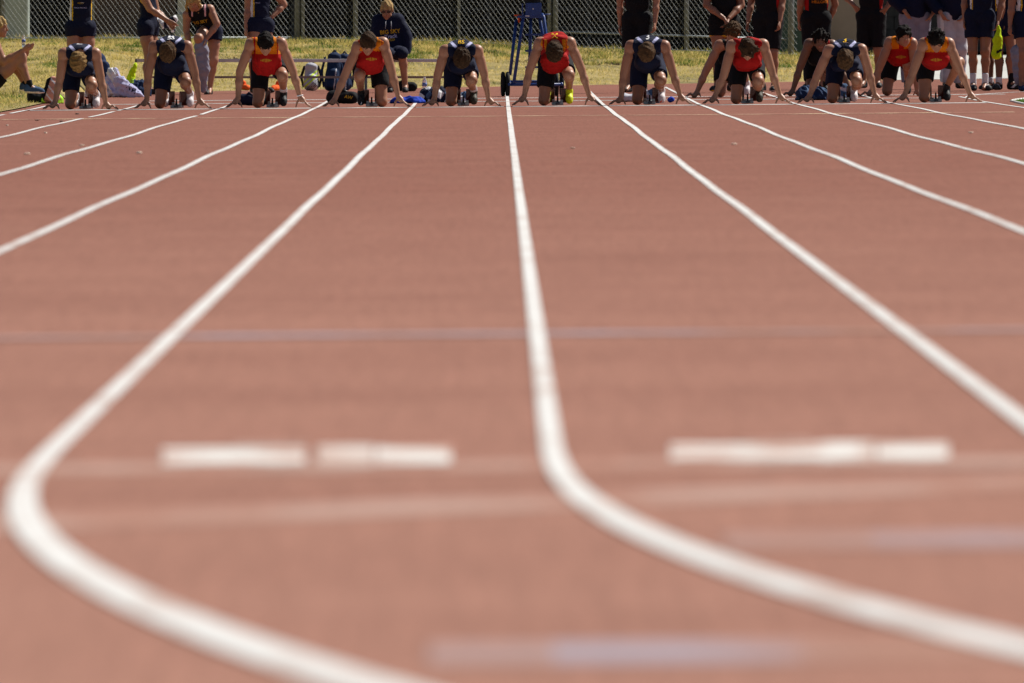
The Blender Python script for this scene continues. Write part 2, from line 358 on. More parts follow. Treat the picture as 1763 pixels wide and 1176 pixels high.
# ------------------------------------------------------------------ bank, pad, building, fence
pad = edge_sheet('concrete_pad', np.linspace(5.62, 40, 30), edge_d, lambda X: np.full(X.shape, 182.0), 30, 'concrete', 0.012)
setp(pad, 'pale concrete apron beyond the track', kind='structure')
inf = ground_px(1742, 172.6)
v = [(x, y, 0) for x, y in kerb_pts]
v = [(x, y, gz(x, y) + 0.014) for x, y, _ in v]
bmx = bmesh.new(); vs = [bmx.verts.new(p) for p in v]; bmx.faces.new(vs); bmesh.ops.triangulate(bmx, faces=bmx.faces)
me = bpy.data.meshes.new('infield'); bmx.to_mesh(me); bmx.free(); me.materials.append(M['grass_green'])
setp(link(bpy.data.objects.new('infield', me)), 'green infield grass', kind='structure')

def blades(name, n, xr, dr, keep, hfun, m, label, width=0.011):
    X = rng.uniform(*xr, n); D = rng.uniform(*dr, n); k = keep(X, D); X, D = X[k], D[k]; n = len(X)
    Z = terrain(X, D); clump = 0.5 + 0.5 * np.sin(X * 3.1 + 2 * np.sin(D * 2.3)) * np.sin(D * 2.7 + 1.7 * np.sin(X * 1.9))
    h = hfun(X, D) * rng.uniform(0.5, 1.3, n) * (0.35 + 1.25 * clump); a = rng.uniform(0, 2 * np.pi, n); w = width * rng.uniform(0.6, 1.5, n)
    lean = rng.normal(0, 0.75, (n, 2)) * h[:, None]
    v = np.zeros((n, 3, 3)); v[:, 0] = np.stack([X - np.cos(a) * w / 2, D - np.sin(a) * w / 2, Z], 1); v[:, 1] = np.stack([X + np.cos(a) * w / 2, D + np.sin(a) * w / 2, Z], 1)
    v[:, 2] = np.stack([X + lean[:, 0], D + lean[:, 1], Z + h], 1)
    f = np.arange(n * 3).reshape(-1, 3)
    o = link(bpy.data.objects.new(name, raw_mesh(name, v.reshape(-1, 3), f, [m], None, False)))
    return setp(o, label, 'grass', kind='stuff')
blades('grass', 190000, (-9.5, 5.8), (126, 172.5), lambda X, D: ((D > edge_d(X) + 0.15) & (X > -5.5)) | ((X < -5.5) & (D > 121)), lambda X, D: 0.036 + 0.03 * np.clip((D - 169) / 3, 0, 1), 'grass', 'dry straw coloured grass on the bank behind the track')
blades('grass', 16000, (-9, 5.6), (167, 172.4), lambda X, D: (D > 171.0) & (rng.random(len(X)) < 0.8), lambda X, D: np.full(X.shape, 0.06), 'grass_green', 'taller greener grass along the foot of the fence')
blades('grass', 9000, (-5.4, 5.6), (120, 171), lambda X, D: (D > edge_d(X) + 0.05) & (D < edge_d(X) + 1.1), lambda X, D: np.full(X.shape, 0.035), 'grass_green', 'short green grass along the far edge of the track')
blades('grass', 5000, (-6.8, -5.48), (118, 148), lambda X, D: X > -6.0 + 0.25 * np.sin(D), lambda X, D: np.full(X.shape, 0.03), 'grass_green', 'green fringe of grass beside the outer lane')
def tufts(n_c, n_b, m, hh, label, seed):
    r = np.random.default_rng(seed); cx_ = r.uniform(-9, 5.4, n_c); cd_ = edge_d(cx_) + r.uniform(.4, 1, n_c) ** .6 * (171.5 - edge_d(cx_)); cd_[cx_ < -5.6] = r.uniform(126, 170, (cx_ < -5.6).sum()); k = cd_ < 171.8; cx_, cd_ = cx_[k], cd_[k]
    X = (cx_[:, None] + r.normal(0, .10, (len(cx_), n_b))).ravel(); D = (cd_[:, None] + r.normal(0, .10, (len(cx_), n_b))).ravel(); Z = terrain(X, D); n = len(X)
    h = hh * r.uniform(.4, 1.2, n); a = r.uniform(0, 6.28, n); w = .012 * r.uniform(.6, 1.4, n); ln = r.normal(0, .45, (n, 2)) * h[:, None]; v = np.zeros((n, 3, 3))
    v[:, 0] = np.stack([X - np.cos(a) * w / 2, D - np.sin(a) * w / 2, Z], 1); v[:, 1] = np.stack([X + np.cos(a) * w / 2, D + np.sin(a) * w / 2, Z], 1); v[:, 2] = np.stack([X + ln[:, 0], D + ln[:, 1], Z + h], 1)
    setp(link(bpy.data.objects.new('grass_tufts', raw_mesh('grass_tufts', v.reshape(-1, 3), np.arange(3 * n).reshape(-1, 3), [m], None, False))), label, 'grass', kind='stuff')
tufts(230, 60, 'grass', .085, 'taller straw tufts scattered over the bank', 5)
tufts(210, 60, 'grass_green', .06, 'dark green tufts scattered over the bank', 6)
tufts(90, 50, 'litter_dark', .035, 'brown dead tufts scattered over the bank', 8)
def in_kerb(X, D):
    kp = np.array(kerb_pts); c = np.zeros(len(X), bool)
    for (x1, y1), (x2, y2) in zip(kp, np.roll(kp, -1, 0)): c ^= ((y1 > D) != (y2 > D)) & (X < (x2 - x1) * (D - y1) / (y2 - y1 + 1e-9) + x1)
    return c
blades('grass', 26000, (5.6, 9.0), (110, 152), in_kerb, lambda X, D: np.full(X.shape, 0.03), 'grass_green', 'green turf inside the white kerb')

def wall_part(name, px0, px1, d, z0, z1, th, m, parent):
    x0, x1 = (px0 - VX) * d / F, (px1 - VX) * d / F
    return MB().box(((x0 + x1) / 2, d + th / 2, (z0 + z1) / 2), (x1 - x0, th, z1 - z0)).build(name, m, parent)
bld = empty('pavilion', (0, 186, 0.3)); setp(bld, 'dark brown open pavilion building behind the chain link fence', 'building')
def bpart(name, px0, px1, d, z0, z1, th, m):
    o = wall_part(name, px0, px1, d, z0, z1, th, m, None); o.parent = bld; o.matrix_parent_inverse = Matrix.Translation(-bld.location); return o
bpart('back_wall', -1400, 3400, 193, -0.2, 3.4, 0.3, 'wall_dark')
bpart('front_wall', 152, 303, 185.2, 0.2, 3.4, 0.2, 'wall_brown'); bpart('front_wall', -900, -60, 185.2, 0.2, 3.4, 0.2, 'wall_brown')
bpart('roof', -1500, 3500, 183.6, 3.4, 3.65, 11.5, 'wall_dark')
bpart('floor_slab', -1400, 3400, 184.2, -0.2, 0.5, 9.0, 'cmu')
for px in (62, 86, 124, 395, 505, 640, 742, 842, 1013, 1122, 1240): bpart('post', px - 4, px + 4, 187.5, 0.45, 3.4, 0.12, 'beam')
for py in (7, 33): bpart('beam', 50, 152, 187.4, float(at(0, py + 4, 187.4).z), float(at(0, py - 2, 187.4).z), 0.09, 'beam')
for py in (12, 44): bpart('beam', 330, 1330, 187.4, float(at(0, py + 2, 187.4).z), float(at(0, py - 2, 187.4).z), 0.09, 'beam')
bpart('pillar', 1423, 1492, 181.5, 0.3, 3.4, 0.6, 'wall_tan')
for r in range(9):      # low block wall, block by block
    for c in range(7):
        x0 = 1496 + c * 44 + (22 if r % 2 else 0); zb = 0.46 + r * 0.2
        bpart('block', x0, x0 + 42.4, 184.2, zb, zb + 0.19, 0.2, 'cmu')
cab = wall_part('utility_cabinet', 9, 49, 176, 0.5, 1.95, 0.55, 'cabinet', None); setp(cab, 'pale grey utility cabinet standing behind the fence', 'cabinet')
bv = cab.modifiers.new('bevel', 'BEVEL'); bv.width = 0.02
gp = empty('green_screen', at(1357, 88, 174)); setp(gp, 'dark green screen panel fixed behind the fence corner post', 'screen')
o = wall_part('panel', 1342, 1388, 174, 0.3, 2.2, 0.05, 'green_panel', None); o.parent = gp; o.matrix_parent_inverse = Matrix.Translation(-gp.location)
o = wall_part('frame', 1340, 1390, 173.9, 2.2, 2.26, 0.09, 'galv', None); o.parent = gp; o.matrix_parent_inverse = Matrix.Translation(-gp.location)
pp = empty('sign_post', at(312, 62, 174)); setp(pp, 'pale square post with a lighter board at its foot behind fence', 'post')
for nm, a, b_, y0, y1, d, mt in (('post', 306, 319, 66, -140, 174.1, 'post_pale'), ('board', 302, 318, 62, 21, 174.0, 'cabinet')):
    o = wall_part(nm, a, b_, d, float(at(0, y0, d).z), float(at(0, y1, d).z), 0.09, mt, None); o.parent = pp; o.matrix_parent_inverse = Matrix.Translation(-pp.location)

def fz(X): return float(np.interp(X, FB[:, 0], FB[:, 1]))
def fence(px0, px1, posts, rails, label, phase):
    xa, xb = (px0 - VX) * FENCE_D / F, (px1 - VX) * FENCE_D / F; Hh = 1.83
    root = empty('chain_link_fence', ((xa + xb) / 2, FENCE_D, fz((xa + xb) / 2))); setp(root, label, 'fence')
    inv = Matrix.Translation(-root.location)
    def own(o): o.parent = root; o.matrix_parent_inverse = inv; return o
    sx, sz = 0.072, 0.098; rise = Hh / sz * sx; V = []; Fc = []; 
    for s in (1, -1):
        r = 0.0016 if s == 1 else 0.0030
        for x in np.arange(xa - rise, xb + rise, sx):
            x1 = x + phase if s == 1 else x + phase + rise; ta, tb_ = sorted(((xa - x1) / (s * rise), (xb - x1) / (s * rise))); ta, tb_ = max(ta, 0), min(tb_, 1)
            if tb_ - ta < 0.01: continue
            tt = np.linspace(ta, tb_, 5); X = x1 + s * tt * rise; Zb = np.interp(X, FB[:, 0], FB[:, 1]) + 0.02
            P = np.stack([X, np.full(X.shape, FENCE_D + s * 0.003), Zb + tt * Hh], 1)
            b0 = len(V)
            for p in P:
                for q in range(4): V.append((p[0] + r * math.cos(q * math.pi / 2), p[1] + r * math.sin(q * math.pi / 2), p[2]))
            for i in range(len(P) - 1):
                for q in range(4): Fc.append((b0 + i * 4 + q, b0 + i * 4 + (q + 1) % 4, b0 + (i + 1) * 4 + (q + 1) % 4, b0 + (i + 1) * 4 + q))
    me_ = raw_mesh('wire_mesh', V, Fc, ['wire'], None, True); o = own(link(bpy.data.objects.new('wire_mesh', me_))); o['kind'] = 'stuff'
    for px, rr in posts:
        X = (px - VX) * FENCE_D / F; b = fz(X)
        own(MB().tube([(X, FENCE_D + 0.045, b - 0.2), (X, FENCE_D + 0.045, b + Hh + 0.06)], rr, 12).build('post', 'galv', None, True))
    for (pxa, pya), (pxb, pyb) in rails:
        own(MB().tube([at(pxa, pya, FENCE_D + 0.02), at(pxb, pyb, FENCE_D + 0.02)], 0.013, 8).build('rail', 'steel', None, True))
    Xs = np.linspace(xa, xb, 8)
    own(MB().tube([(x, FENCE_D + 0.02, fz(x) + Hh + 0.04) for x in Xs], 0.02, 8).build('top_rail', 'galv', None, True))
    own(MB().tube([(x, FENCE_D - 0.005, fz(x) + 0.025) for x in Xs], 0.007, 6).build('bottom_wire', 'wire', None, True))
fence(-330, 516, [(5, .034), (-210, .034), (160, .02), (512, .04)], [((-200, 62), (508, 61))], 'chain link fence in front of the brown wall, with pale cabinet behind', 0.0)
fence(519, 949, [(521, .03), (612, .034), (790, .02), (946, .03)], [], 'middle run of chain link fence behind the bench with no lower rail', 0.02)
fence(953, 1372, [(956, .04), (1125, .02), (1182, .034), (1362, .045)], [((958, 51), (1355, 64))], 'chain link fence run with a raised lower rail, ending at thick corner post', 0.045)

# ------------------------------------------------------------------ soft-shape engine: smooth unions of tapered limbs, meshed with surface nets
def N3(v): v = np.asarray(v, float); return v / (np.linalg.norm(v) + 1e-9)
def A3(*v): return np.array(v, float)
def cone(tag, a, b, ra, rb, k=0.025, st=None, cut=None): return dict(t='c', tag=tag, a=np.asarray(a, float), b=np.asarray(b, float), ra=ra, rb=rb, k=k, st=st, cut=cut)
def ell(tag, c, r, Rm=None, k=0.02, cut=None): return dict(t='e', tag=tag, c=np.asarray(c, float), r=np.asarray(r, float), R=np.eye(3) if Rm is None else np.asarray(Rm, float), k=k, cut=cut)
def bounds(p, inf=0.0):
    if p['t'] == 'c':
        s = max(p['st'][1], 1.0) if p['st'] else 1.0; m = max(p['ra'], p['rb']) * s + inf
        return np.minimum(p['a'], p['b']) - m, np.maximum(p['a'], p['b']) + m
    m = p['r'].max() + inf; return p['c'] - m, p['c'] + m
def dist(p, P, inf=0.0):
    if p['t'] == 'c':
        ba = p['b'] - p['a']; q = P - p['a']; t = np.clip((q @ ba) / max(ba @ ba, 1e-9), 0, 1); q = q - t[..., None] * ba
        if p['st']:
            u, s = p['st']; q = q + ((q @ u) * (1 / s - 1))[..., None] * u
        d = np.sqrt((q * q).sum(-1)) - (p['ra'] + (p['rb'] - p['ra']) * t + inf)
    else:
        q = (P - p['c']) @ p['R'].T; r = p['r'] + inf
        k0 = np.sqrt(((q / r) ** 2).sum(-1)); k1 = np.sqrt(((q / r ** 2) ** 2).sum(-1)) + 1e-9; d = k0 * (k0 - 1) / k1
    if p['cut'] is not None:
        for o, n in p['cut']: d = np.maximum(d, (P - o) @ n)
    return d.astype(np.float32)
def smin(a, b, k): h = np.maximum(k - np.abs(a - b), 0) / k; return np.minimum(a, b) - h * h * k * 0.25
EO = [(0, 0, 0), (1, 0, 0), (0, 1, 0), (1, 1, 0), (0, 0, 1), (1, 0, 1), (0, 1, 1), (1, 1, 1)]
ED = [(0, 1), (2, 3), (4, 5), (6, 7), (0, 2), (1, 3), (4, 6), (5, 7), (0, 4), (1, 5), (2, 6), (3, 7)]
def nets(D, lo, h):
    S = D < 0; n = np.array(D.shape); cnt = np.zeros(n - 1, np.int8)
    for o in EO: cnt += S[o[0]:n[0] - 1 + o[0], o[1]:n[1] - 1 + o[1], o[2]:n[2] - 1 + o[2]]
    mx = (cnt > 0) & (cnt < 8); idx = np.argwhere(mx)
    if len(idx) == 0: return np.zeros((0, 3)), np.zeros((0, 4), int)
    vals = np.stack([D[idx[:, 0] + o[0], idx[:, 1] + o[1], idx[:, 2] + o[2]] for o in EO], 1)
    acc = np.zeros((len(idx), 3)); c = np.zeros(len(idx)); E = np.array(EO, float)
    for i, j in ED:
        v0, v1 = vals[:, i], vals[:, j]; x = (v0 < 0) != (v1 < 0); t = v0 / np.where(x, v0 - v1, 1)
        acc += np.where(x[:, None], E[i] + t[:, None] * (E[j] - E[i]), 0); c += x
    V = (idx + acc / c[:, None]) * h + lo
    vid = np.full(mx.shape, -1, np.int32); vid[mx] = np.arange(len(idx)); Q = []
    for ax in range(3):
        s0 = [slice(1, -1)] * 3; s1 = [slice(1, -1)] * 3; s0[ax] = slice(0, -1); s1[ax] = slice(1, None)
        A, B = S[tuple(s0)], S[tuple(s1)]; e = np.argwhere(A != B)
        if len(e) == 0: continue
        sg = A[tuple(e.T)]; base = e + 1; base[:, ax] -= 1
        u, w = [(1, 2), (2, 0), (0, 1)][ax]
        def cell(du, dw):
            q = base.copy(); q[:, u] += du; q[:, w] += dw; return vid[q[:, 0], q[:, 1], q[:, 2]]
        q = np.stack([cell(-1, -1), cell(0, -1), cell(0, 0), cell(-1, 0)], 1)
        q[~sg] = q[~sg][:, ::-1]; Q.append(q)
    Q = np.concatenate(Q); return V, Q[(Q >= 0).all(1)]
def solid(prims, h=0.01, inf=0.0, sub=(), planes=(), noise=None):
    bs = [bounds(p, inf) for p in prims]; lo = np.min([b[0] for b in bs], 0) - 3 * h; hi = np.max([b[1] for b in bs], 0) + 3 * h
    n = np.ceil((hi - lo) / h).astype(int) + 1; D = np.full(n, 1.0, np.float32); ax = [lo[i] + h * np.arange(n[i]) for i in range(3)]
    def region(p, m):
        b = bounds(p, inf + m); i0 = np.clip(np.floor((b[0] - lo) / h).astype(int), 0, n); i1 = np.clip(np.ceil((b[1] - lo) / h).astype(int) + 1, 0, n)
        return tuple(slice(i0[i], i1[i]) for i in range(3))
    def pts(sl): return np.stack(np.meshgrid(*[ax[i][sl[i]] for i in range(3)], indexing='ij'), -1)
    for p in prims:
        sl = region(p, p['k'] + 2 * h); P = pts(sl); D[sl] = smin(D[sl], dist(p, P, inf), p['k'])
    for p in sub:
        sl = region(p, 2 * h); P = pts(sl); D[sl] = np.maximum(D[sl], -dist(p, P, 0))
    if planes:
        P = pts((slice(None),) * 3)
        for o, nn in planes: D = np.maximum(D, ((P - o) @ nn).astype(np.float32))
    if noise:
        m = np.abs(D) < 4 * h + 0.02; ii = np.argwhere(m); D[m] += noise(ii * h + lo).astype(np.float32)
    return nets(D, lo, h)
def crumple(amp, s, seed=0):
    r = np.random.default_rng(seed); W = r.normal(0, s, (6, 3)); ph = r.uniform(0, 6.28, 6)
    return lambda P: amp * np.abs(np.sin(P @ W.T + ph)).sum(1) / 3 - amp
def ripple(amp, s, seed=0):
    r = np.random.default_rng(seed); W = r.normal(0, s, (5, 3)); ph = r.uniform(0, 6.28, 5)
    return lambda P: amp * np.sin(P @ W.T + ph).sum(1) / 2.2
def soft(name, prims, mats, parent, h=0.01, matfn=None, **kw):
    V, Q = solid(prims, h, **kw)
    mi = None
    if matfn is not None and len(Q): mi = matfn(V[Q].mean(1))
    o = link(bpy.data.objects.new(name, raw_mesh(name, V, Q, mats, mi)), parent)
    o['_tmp'] = 0; del o['_tmp']
    return o, V, Q

# flat marks laid on a garment
def text_shape(s, size):
    cu = bpy.data.curves.new('lettering', 'FONT'); cu.body = s; cu.align_x = 'CENTER'; cu.align_y = 'CENTER'; cu.size = size; cu.offset = size * 0.02; cu.resolution_u = 2
    o = bpy.data.objects.new('lettering', cu); C.objects.link(o); dg = bpy.context.evaluated_depsgraph_get(); me = o.evaluated_get(dg).to_mesh()
    V = [tuple(v.co) for v in me.vertices]; Fc = [tuple(p.vertices) for p in me.polygons]
    o.evaluated_get(dg).to_mesh_clear(); bpy.data.objects.remove(o); bpy.data.curves.remove(cu)
    return V, Fc
def tick_shape(w):
    top = [(-.50, .20), (-.42, -.02), (-.30, -.10), (-.12, -.08), (.5, .22)]; bot = [(-.50, .20), (-.50, -.10), (-.34, -.24), (-.10, -.20), (.5, .22)]
    V = [(x * w, y * w, 0) for x, y in top + bot]; return V, [(i, i + 5, i + 6, i + 1) for i in range(4)]
def crest_shape(w):
    V = []; Fc = []
    for s in (1, -1):
        for i in range(4):
            x0 = s * (0.05 + 0.12 * i) * w; hgt = (0.30 - 0.06 * i) * w; b = len(V)
            V += [(x0, hgt * .5, 0), (x0 + s * .060 * w, hgt * .5 - .02 * w, 0), (x0 + s * .035 * w, -hgt * .5, 0), (x0 - s * .01 * w, -hgt * .55, 0)]; Fc.append((b, b + 1, b + 2, b + 3))
    return V, Fc
def decal(name, shape, surf, parent, c, m, direction=(0, 1, 0), right=(1, 0, 0), up=(0, 0, 1), rot=0.0, lift=0.004):
    V, Q = surf; bvh = BVHTree.FromPolygons([Vector(v) for v in V], [tuple(int(i) for i in q) for q in Q])
    d = Vector(direction).normalized(); rt = Vector(right); u = Vector(up); c = Vector(c); out = []
    for x, y, _ in shape[0]:
        x, y = x * math.cos(rot) - y * math.sin(rot), x * math.sin(rot) + y * math.cos(rot)
        p = c + rt * x + u * y; hit = bvh.ray_cast(p - d * 1.2, d)
        out.append((hit[0] - d * lift) if hit[0] is not None else None)
    good = [q for q in out if q is not None]
    if not good: return None
    out = [q if q is not None else min(good, key=lambda g: (g - c).length) for q in out]
    me = bpy.data.meshes.new(name); me.from_pydata(out, [], shape[1]); me.materials.append(M[m])
    return link(bpy.data.objects.new(name, me), parent)

# ------------------------------------------------------------------ people
def head_frame(hc, hf, hu):
    f = N3(hf); u = N3(np.asarray(hu, float) - f * np.dot(hu, f)); r = np.cross(f, u); return np.asarray(hc, float), r, f, u
def head_prims(hfm):
    c, r, f, u = hfm; L = lambda x, y, z: c + r * x + f * y + u * z; Rm = np.stack([r, f, u])
    P = [ell('head', L(0, -.012, .03), (.074, .095, .088), Rm, .02), ell('head', L(0, .030, -.028), (.060, .064, .088), Rm, .03),
         cone('head', L(0, .046, -.062), L(0, .070, -.096), .050, .024, .03), cone('head', L(0, .094, .008), L(0, .112, -.030), .007, .013, .012),
         cone('head', L(-.036, .083, .022), L(.036, .083, .022), .011, .011, .02), cone('head', L(-.018, .088, -.060), L(.018, .088, -.060), .009, .009, .012)]
    for s in (-1, 1): P.append(ell('head', L(s * .078, -.006, -.012), (.012, .021, .032), Rm, .008))
    return P
def hair_obj(hfm, m, root, thick=.014, style='short', seed=0, h=.007):
    c, r, f, u = hfm; L = lambda x, y, z: c + r * x + f * y + u * z; Rm = np.stack([r, f, u])
    P = [ell('hair', L(0, -.014, .032), (.074 + thick, .094 + thick, .088 + thick), Rm, .02), ell('hair', L(0, -.050, -.020), (.062 + thick * .6, .045 + thick, .060), Rm, .03)]
    sub = [ell('f', L(0, .105, -.062), (.074, .075, .098), Rm)]
    if style == 'shaggy':
        rr = np.random.default_rng(seed)
        for i in range(26):
            a = rr.uniform(0, 6.28); q = L(math.cos(a) * .078, math.sin(a) * .085 - .01, rr.uniform(.0, .09)); P.append(cone('hair', q, q + N3(q - c) * .028 + r * rr.normal(0, .014) - u * .022, .017, .006, .012))
        for i in range(8):
            q = L(-.055 + .0157 * i, .082, .062); P.append(cone('hair', q, q + f * .018 - u * .042 + r * rr.normal(0, .008), .016, .006, .012))
    if style == 'curly':
        rr = np.random.default_rng(seed)
        for i in range(44):
            d = N3(rr.normal(0, 1, 3)); d = r * d[0] + f * d[1] * .8 + u * (abs(d[2]) * 1.1 - .1); q = L(0, -.012, .035) + d * .093; P.append(cone('hair', q, q + d * .012, .020, .014, .006))
    if style == 'long':
        for s in (-1, 1): P += [cone('hair', L(s * .07, .01, .04), L(s * .082, .0, -.07), .022, .022, .02), cone('hair', L(s * .082, .0, -.07), L(s * .075, .03, -.16), .022, .012, .02)]
        P.append(cone('hair', L(0, -.09, .03), L(0, -.10, -.12), .05, .03, .03))
    o, V, Q = soft('hair', P, [m], root, h, sub=sub, noise=ripple(.0065 if style == 'short' else .008, 75, seed + 3))
    return o
def face_mat(hfm, hat):
    c, r, f, u = hfm
    def fn(P):
        q = P - c; x, y, z = q @ r, q @ f, q @ u; mi = np.zeros(len(P), np.int32)
        mi[(np.abs(x) < .024) & (y > .075) & (z < -.053) & (z > -.068)] = 1
        mi[(np.abs(x) > .014) & (np.abs(x) < .044) & (y > .070) & (z > .021) & (z < .029)] = 2
        return mi
    return fn
def eyes(hfm, root):
    c, r, f, u = hfm
    for s in (-1, 1):
        b = bmesh.new(); bmesh.ops.create_icosphere(b, subdivisions=2, radius=.0085, matrix=Matrix.Translation(Vector(c + r * s * .031 + f * .083 + u * .004)))
        me = bpy.data.meshes.new('eye'); b.to_mesh(me); b.free(); me.materials.append(M['eye']); link(bpy.data.objects.new('eye', me), root)
def torso_prims(J, fem=False):
    u = N3(J['shR'] - J['shL']); ms = (J['shL'] + J['shR']) / 2; down = N3(J['belly'] - ms)
    U = ms + down * .085 if 'chest' not in J else J['chest']; w = 1.36 if fem else 1.45
    P = [cone('chest', U, J['belly'], .106 if not fem else .098, .098 if not fem else .086, .03, (u, w)), cone('belly', J['belly'], J['pelvis'], .096 if not fem else .085, .104, .03, (u, 1.33)),
         cone('pelvis', J['hipL'], J['hipR'], .098, .098, .04), cone('clav', J['shL'] * .86 + J['shR'] * .14, J['shR'] * .86 + J['shL'] * .14, .052, .052, .04),
         cone('trap', J['neck'], J['shL'] * .75 + ms * .25, .052, .046, .04), cone('trap', J['neck'], J['shR'] * .75 + ms * .25, .052, .046, .04)]
    return P
def limb_prims(J, bulk=1.0):
    P = []
    for s in 'LR':
        sh, el, wr, hp, kn, an = (J[k + s] for k in ('sh', 'el', 'wr', 'hip', 'kn', 'an'))
        P += [cone('arm', sh, sh * .93 + el * .07, .060 * bulk, .058 * bulk, .04), cone('arm', sh, el, .051 * bulk, .040 * bulk, .03), cone('arm', sh * .6 + el * .4, el * .85 + sh * .15, .050 * bulk, .042 * bulk, .03),
              cone('fore', el, el * .62 + wr * .38, .041 * bulk, .042 * bulk, .025), cone('fore', el * .62 + wr * .38, wr, .042 * bulk, .027, .025)]
        th = hp * .55 + kn * .45
        P += [cone('thigh' + s, hp, th, .092 * bulk, .082 * bulk, .03), cone('thigh' + s, th, kn, .082 * bulk, .058, .03)]
        fw = J.get('kf' + s, A3(0, -1, 0)); ax = N3(an - kn); fw = N3(fw - ax * np.dot(fw, ax)); cm = kn * .68 + an * .32 - fw * .022
        P += [cone('knee', kn + fw * .010, kn + fw * .010 + ax * .03, .052, .046, .03), cone('calf', kn, cm, .050, .054 * bulk, .03), cone('calf', cm, an, .054 * bulk, .034, .03)]
        to = J.get('to' + s, an + A3(0, -.13, -.05)); P.append(cone('foot', an, to, .035, .024, .02))
    return P
def hang_hand(w, d, fw, inn, curl=.5):
    d, fw, inn = N3(d), N3(fw), N3(inn); K = w + d * .085
    P = [cone('hand', w, K, .026, .037, .015, (inn, .5))]
    for i, (o, ln) in enumerate(((.028, .040), (.010, .045), (-.009, .042), (-.026, .034))):
        a = K + fw * o; m_ = a + d * ln + inn * ln * curl * .5; t = m_ + d * ln * .75 * (1 - curl * .8) + inn * ln * curl
        P += [cone('hand', a - d * .012, m_, .0105, .0095, .006), cone('hand', m_, t, .0095, .008, .006)]
    b = w + d * .028 + fw * .026; m_ = b + d * .035 + fw * .022; P += [cone('hand', b, m_, .014, .011, .010), cone('hand', m_, m_ + d * .030 + inn * .008, .011, .009, .006)]
    return P
def start_hand(w, o):
    K = w + A3(o * .030, -.018, -.038); P = [cone('hand', w, K, .027, .034, .015)]
    for i, (yy, ln) in enumerate(((-.034, .95), (-.012, 1.1), (.012, 1.05), (.034, .85))):
        a = K + A3(o * .012, yy * .7, -.004); m_ = A3(w[0] + o * (.035 + .045 * ln), w[1] - .018 + yy * 1.3, .046); t = A3(w[0] + o * (.035 + .092 * ln), w[1] - .018 + yy * 1.6, .010)
        P += [cone('hand', a, m_, .0125, .0105, .008), cone('hand', m_, t, .0105, .0085, .006)]
    m_ = A3(w[0] - o * .030, w[1] - .035, max(.045, w[2] * .5)); t = A3(w[0] - o * .046, w[1] - .045, .011)
    P += [cone('hand', w + A3(0, -.012, -.022), m_, .016, .012, .010), cone('hand', m_, t, .012, .009, .006)]
    return P
def shoe_obj(root, heel, toe, n, mats, ankle=None, h=.009, sole=.030, band=None, tick=None, tickc=None):
    """mats: upper, sole, accent"""
    heel, toe, n = np.asarray(heel, float), np.asarray(toe, float), N3(n); ax = N3(toe - heel); n = N3(n - ax * np.dot(n, ax)); side = np.cross(ax, n); ball = heel * .36 + toe * .64
    P = [cone('s', heel, ball, .037, .041, .02, (side, .92)), cone('s', ball, toe - ax * .030, .041, .031, .02, (n, .80)), cone('s', heel + n * .02, heel + n * .055 + ax * .006, .037, .035, .02)]
    if ankle is not None: P.append(cone('s', heel + n * .02, ankle, .036, .037, .02))
    P.append(cone('s', heel - n * .012, toe - ax * .028 - n * .012, .040, .036, .012, (n, .55)))
    def fn(Q):
        q = Q - heel; z = q @ n; mi = np.where(z < -.016, 1, 0); y = q @ ax
        if band: mi[(z > -.012) & (np.abs(y - band[0] - z * 1.2) < band[1])] = 2
        return mi.astype(np.int32)
    o, V, Q = soft('shoe', P, list(mats), root, h, fn, planes=[(heel - n * .037, -n)])
    if tick: decal('tick_mark', tick_shape(tick[1]), (V, Q), o, tickc if tickc is not None else (heel + toe) / 2, tick[0], rot=tick[2])
    return o
def sock_obj(root, kn, an, m, top=.5):
    a = an * (1 - top) + kn * top; soft('sock', [cone('s', a, an, .050 if top > .35 else .043, .040, .02, None, [(a, N3(kn - an))])], [m], root, .009)
def garment(name, prims, mats, root, inf, matfn=None, sub=(), planes=(), h=.01, wr=.0035, seed=0, ws=24):
    return soft(name, prims, mats, root, h, matfn, inf=inf, sub=sub, planes=planes, noise=ripple(wr, ws, seed))
def singlet(root, J, mats, matfn, fem=False, hem=.45, seed=0, arm=.070, neckr=.072, drape=(), wr=.0035):
    tp = [dict(p) for p in torso_prims(J, fem) if p['tag'] in ('chest', 'belly', 'trap', 'clav')]
    tp += list(drape)
    u = N3(J['shR'] - J['shL'])
    sub = [cone('x', J['shL'] - u * .055, J['shL'] - u * .002, arm, arm), cone('x', J['shR'] + u * .055, J['shR'] + u * .002, arm, arm)]
    nk = J['hc'] - J['neck']; sub.append(cone('x', J['neck'] + J.get('nfw', A3(0, 0, 0)), J['hc'], neckr, neckr + .02))
    sp = N3(J['pelvis'] - J['belly']); pl = [(J['belly'] * (1 - hem) + J['pelvis'] * hem, sp)]
    return garment('singlet', tp, mats, root, .011, matfn, sub, pl, seed=seed, wr=wr, ws=30)
def shorts(root, J, mats, matfn=None, hem=(.72, .72), inf=.014, seed=0, waist=.35, loose=.012):
    P = [p for p in torso_prims(J) if p['tag'] == 'pelvis']; up = J['belly'] * waist + J['pelvis'] * (1 - waist)
    P.append(cone('w', up, J['pelvis'], .098, .104, .03, (N3(J['shR'] - J['shL']), 1.33), [(up, N3(J['belly'] - J['pelvis']))]))
    for s, hm in zip('LR', hem):
        a, b = J['hip' + s], J['kn' + s]; e = a * (1 - hm) + b * hm; n = N3(b - a)
        P.append(cone('l', a, e, .094 + loose * .3, .094 + (.060 - .094) * hm + loose, .03, None, [(e - n * .015, n)]))
    return garment('shorts', P, mats, root, inf, matfn, (), (), seed=seed + 5)

